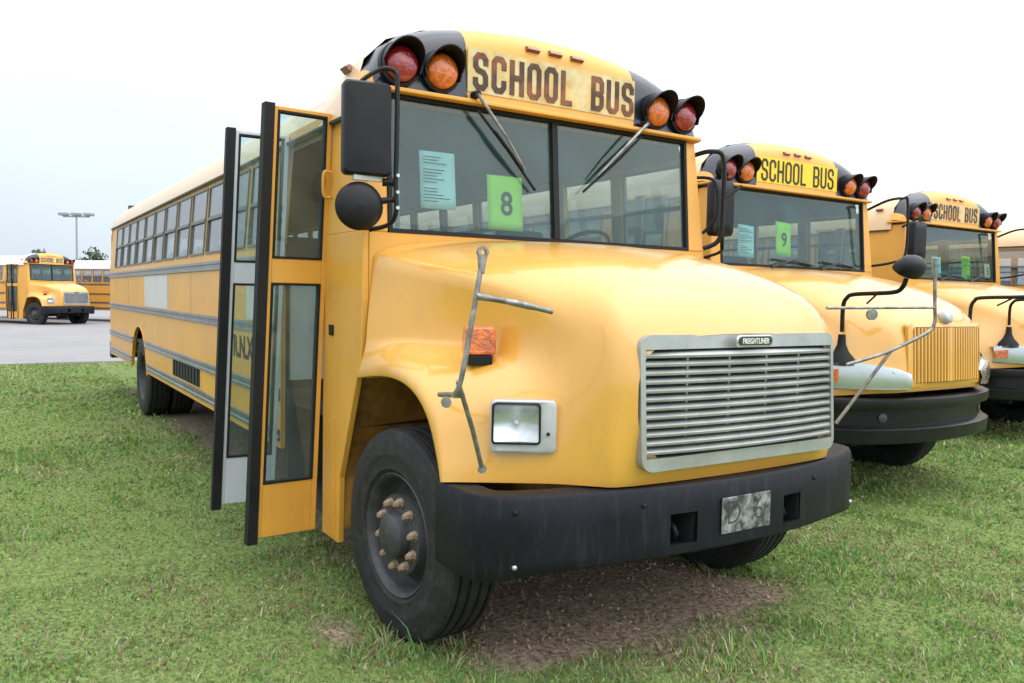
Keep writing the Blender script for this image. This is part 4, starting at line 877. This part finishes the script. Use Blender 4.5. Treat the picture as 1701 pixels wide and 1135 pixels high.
# ---- grass blades (one mass of stuff)
def blades():
    C0 = np.array([cP.x, cP.y]); pts = []
    def scatter(x0, x1, y0, y1, dens):
        n = int((x1 - x0) * (y1 - y0) * dens); return RNG.uniform(x0, x1, n), RNG.uniform(y0, y1, n)
    X = []; Y = []
    for (x0, x1, y0, y1, dn) in ((-1.5, 3.6, -3.6, 3.0, 6600), (-6, -1.5, -5, 8, 1900), (-1.5, 4.5, 3.0, 8, 1900), (-1.5, 4.5, -6.5, -3.6, 1500), (-16.3, -6, -6.5, 6, 700), (-6, 2, 8, 14, 650)):
        a, b = scatter(x0, x1, y0, y1, dn); X.append(a); Y.append(b)
    x = np.concatenate(X); y = np.concatenate(Y)
    d = bare(x, y); n = fbm(x, y, 2.6, 31); keep = RNG.random(len(x)) < np.clip((1 - d) ** .8 * (.65 + .9 * n), .10, 1); x, y, d = x[keep], y[keep], d[keep]
    # hidden under the buses: thin out deep under the floors
    k2 = np.ones(len(x), bool)
    for bx, by in ((0, 0), B2, B3): k2 &= ~((np.abs(y - by) < .9) & (x < bx - 1.2) & (RNG.random(len(x)) < .8))
    x, y, d = x[k2], y[k2], d[k2]; n = len(x); dist = np.hypot(x - C0[0], y - C0[1])
    lush = np.clip((fbm(x, y, 1.1, 41) - .45) / .2, 0, 1); dr = dry(x, y)
    tuft = np.clip(1.15 - ell(x, y, 1.05, .05, .35, .30), 0, 1) + np.clip(1.1 - ell(x, y, .35, 1.9, .4, .35), 0, 1) * .5
    h = RNG.gamma(5, .0048, n) * (.75 + .6 * lush) * (1 + 1.1 * tuft) * np.clip(.75 + dist / 14, .8, 1.5); w = RNG.uniform(.0018, .0040, n) * np.clip(dist / 3.4, 1, 4.2)
    clump = vnoise(x, y, 7.5, 51); h = h * (.5 + .7 * clump ** 1.5)
    for wx0, wy0 in ((.02, -1.05), (.02, 1.05), (-7.86, -1.2), (B2[0], B2[1] - 1.03), (B2[0], B2[1] + 1.03), (B3[0], B3[1] + 1.03), (B3[0], B3[1] - 1.03)):
        near = np.clip(1.3 - ell(x, y, wx0, wy0, .42, .30), 0, 1); h = h * (1 + 1.1 * near)
    h = h; leafy = RNG.random(n) < .30; h[leafy] *= .55; w[leafy] *= 2.3; lying = RNG.random(n) < .12 + .5 * d; h[lying] *= .35
    az = RNG.uniform(0, 2 * np.pi, n); la = RNG.uniform(0, 2 * np.pi, n); ln = np.where(lying, .035, h) * RNG.uniform(.3, 1.15, n)
    bz = gz(x, y) - .004; wx_, wy_ = np.cos(az) * w, np.sin(az) * w
    V = np.zeros((n, 5, 3)); lx, ly = np.cos(la) * ln, np.sin(la) * ln
    V[:, 0] = np.stack([x - wx_, y - wy_, bz], -1); V[:, 1] = np.stack([x + wx_, y + wy_, bz], -1)
    V[:, 2] = np.stack([x + wx_ * .8 + lx * .35, y + wy_ * .8 + ly * .35, bz + h * .62], -1); V[:, 3] = np.stack([x - wx_ * .8 + lx * .35, y - wy_ * .8 + ly * .35, bz + h * .62], -1)
    V[:, 4] = np.stack([x + lx, y + ly, bz + h], -1)
    green = np.array([[.15, .27, .045], [.20, .31, .075], [.11, .235, .075], [.26, .33, .10], [.17, .26, .10]]); tan = np.array([[.36, .30, .19], [.28, .215, .13], [.42, .38, .26], [.22, .13, .08]])
    pick = RNG.random(n) < np.clip(.08 + .48 * dr + .75 * d, 0, .93); colr = green[RNG.integers(0, 5, n)]; colr[pick] = tan[RNG.integers(0, 4, pick.sum())]
    colr = 1.12 * colr * (1 + .25 * np.clip(tuft, 0, 1))[:, None] * RNG.uniform(.75, 1.3, n)[:, None]
    me = bpy.data.meshes.new('grass'); me.vertices.add(n * 5); me.vertices.foreach_set('co', V.ravel())
    base = np.arange(n) * 5; q = np.stack([base, base + 1, base + 2, base + 3], -1); tr = np.stack([base + 3, base + 2, base + 4], -1)
    loops = np.concatenate([q.ravel(), tr.ravel()]); me.loops.add(len(loops)); me.loops.foreach_set('vertex_index', loops)
    me.polygons.add(2 * n); st = np.concatenate([np.arange(n) * 4, n * 4 + np.arange(n) * 3]); me.polygons.foreach_set('loop_start', st)
    me.update(calc_edges=True)
    ca = me.attributes.new('tint', 'FLOAT_COLOR', 'POINT'); ca.data.foreach_set('color', np.repeat(np.concatenate([colr, np.ones((n, 1))], 1), 5, 0).ravel())
    mm = bpy.data.materials.new('grass'); mm.use_nodes = True; t = mm.node_tree; b = t.nodes['Principled BSDF']; a = t.nodes.new('ShaderNodeAttribute'); a.attribute_name = 'tint'
    b.inputs['Roughness'].default_value = .6; b.inputs['Specular IOR Level'].default_value = .3; t.links.new(a.outputs['Color'], b.inputs['Base Color'])
    tl = t.nodes.new('ShaderNodeBsdfTranslucent'); mxs = t.nodes.new('ShaderNodeMixShader'); mxs.inputs[0].default_value = .3
    t.links.new(a.outputs['Color'], tl.inputs[0]); t.links.new(b.outputs[0], mxs.inputs[1]); t.links.new(tl.outputs[0], mxs.inputs[2]); t.links.new(mxs.outputs[0], t.nodes['Material Output'].inputs[0])
    me.materials.append(mm); o = bpy.data.objects.new('grass', me); COL.objects.link(o)
    tag(o, 'short patchy lawn grass with dry blades around the parked buses', 'grass', kind='stuff'); print('blades', n)
blades()

# ---- crumbs of soil and small stones lying on the worn ground
def crumbs():
    n0 = 5200; x = RNG.uniform(-1.2, 1.9, n0); y = RNG.uniform(-1.9, 1.9, n0); k = RNG.random(n0) < bare(x, y) * .8 + .04; x, y = x[k], y[k]; n = len(x)
    r = RNG.gamma(2, .0022, n) + .0015; oc = np.array([[1, 0, 0], [-1, 0, 0], [0, 1, 0], [0, -1, 0], [0, 0, 1], [0, 0, -1]], float)
    V = oc[None] * (r[:, None, None] * RNG.uniform(.6, 1.3, (n, 6, 3))) + np.stack([x, y, gz(x, y) + r * .2], -1)[:, None]
    a = RNG.uniform(0, 6.28, n); c, s_ = np.cos(a), np.sin(a); dx = V[:, :, 0] - x[:, None]; dy = V[:, :, 1] - y[:, None]; V[:, :, 0] = x[:, None] + dx * c[:, None] - dy * s_[:, None]; V[:, :, 1] = y[:, None] + dx * s_[:, None] + dy * c[:, None]
    tr = np.array([[0, 2, 4], [2, 1, 4], [1, 3, 4], [3, 0, 4], [2, 0, 5], [1, 2, 5], [3, 1, 5], [0, 3, 5]]); F = (np.arange(n)[:, None, None] * 6 + tr[None]).reshape(-1, 3)
    me = bpy.data.meshes.new('soil_crumbs'); me.from_pydata(V.reshape(-1, 3).tolist(), [], F.tolist()); me.materials.append(mat('soil', (.28, .20, .14), .95, var=(9, .6)))
    o = bpy.data.objects.new('soil_crumbs', me); COL.objects.link(o); tag(o, 'brown crumbs of bare soil scattered under the bumper', 'soil', kind='stuff')
crumbs()

# ================================================================== far things
m = MB(); m.lathe([(.16, 0), (.12, .1), (.10, .5), (.06, 7.3), (0, 7.3)], axis=(0, 0, 1), n=10)
lp = empty('light_pole', (-66, 2.6, 0), R(57)); tag(lp, 'tall grey lot light pole with three lamp heads standing past the distant buses', 'light pole')
m.build('pole', 'galv', lp, smooth=60); MB().box(-1.0, 1.0, -.05, .05, 7.0, 7.1).build('crossarm', 'galv', lp)
for x in (-.95, 0, .95): MB().box(x - .33, x + .33, -.25, .25, 7.12, 7.34).build('lamp_head', 'galv', lp, bevel=.04)

def tree(x, y, h, r, label):
    rt = empty('tree', (x, y, 0)); tag(rt, label, 'tree', 'trees far beyond the lot')
    m = MB(); m.tube([(0, 0, 0), (.1, .05, h * .35), (0, .1, h * .7)], [.3, .22, .08], 8)
    for k in range(6):
        a = k * 1.05; m.tube([(0, 0, h * (.3 + .05 * k)), (math.cos(a) * r * .6, math.sin(a) * r * .6, h * (.55 + .06 * k))], [.1, .03], 6)
    m.build('trunk', 'bark', rt, smooth=60)
    n = 2200; cl = RNG.normal(0, 1, (26, 3)); cl /= np.linalg.norm(cl, axis=1)[:, None]; cl *= RNG.uniform(.35, 1, (26, 1)); cc = cl[RNG.integers(0, 26, n)] * np.array([r, r, h * .32]) + np.array([0, 0, h * .66])
    p = cc + RNG.normal(0, .32, (n, 3)) * np.array([1, 1, .8]); a = RNG.normal(0, 1, (n, 3)); b = RNG.normal(0, 1, (n, 3)); a *= .16 / np.linalg.norm(a, axis=1)[:, None]; b *= .16 / np.linalg.norm(b, axis=1)[:, None]
    V = np.stack([p - a, p + b, p + a, p - b], 1).reshape(-1, 3); F = np.arange(n * 4).reshape(-1, 4)
    me = bpy.data.meshes.new('crown'); me.from_pydata(V.tolist(), [], F.tolist()); me.materials.append(MT['leaf']); inst('crown', me, rt)
for x, y, h, r, lb in ((-88, 1.4, 5.4, 2.2, 'broad dark green tree top showing above far bus roofs left of light pole'), (-90, 6.3, 5.6, 2.6, 'low green tree right of the light pole above far bus roofs'), (-92, 10.5, 5.2, 2.6, 'low green tree beside tail of the open-doored bus'), (-96, -6.5, 4.8, 2.2, 'low green tree beyond the far bus roof at edge of lot')): tree(x, y, h, r, lb)
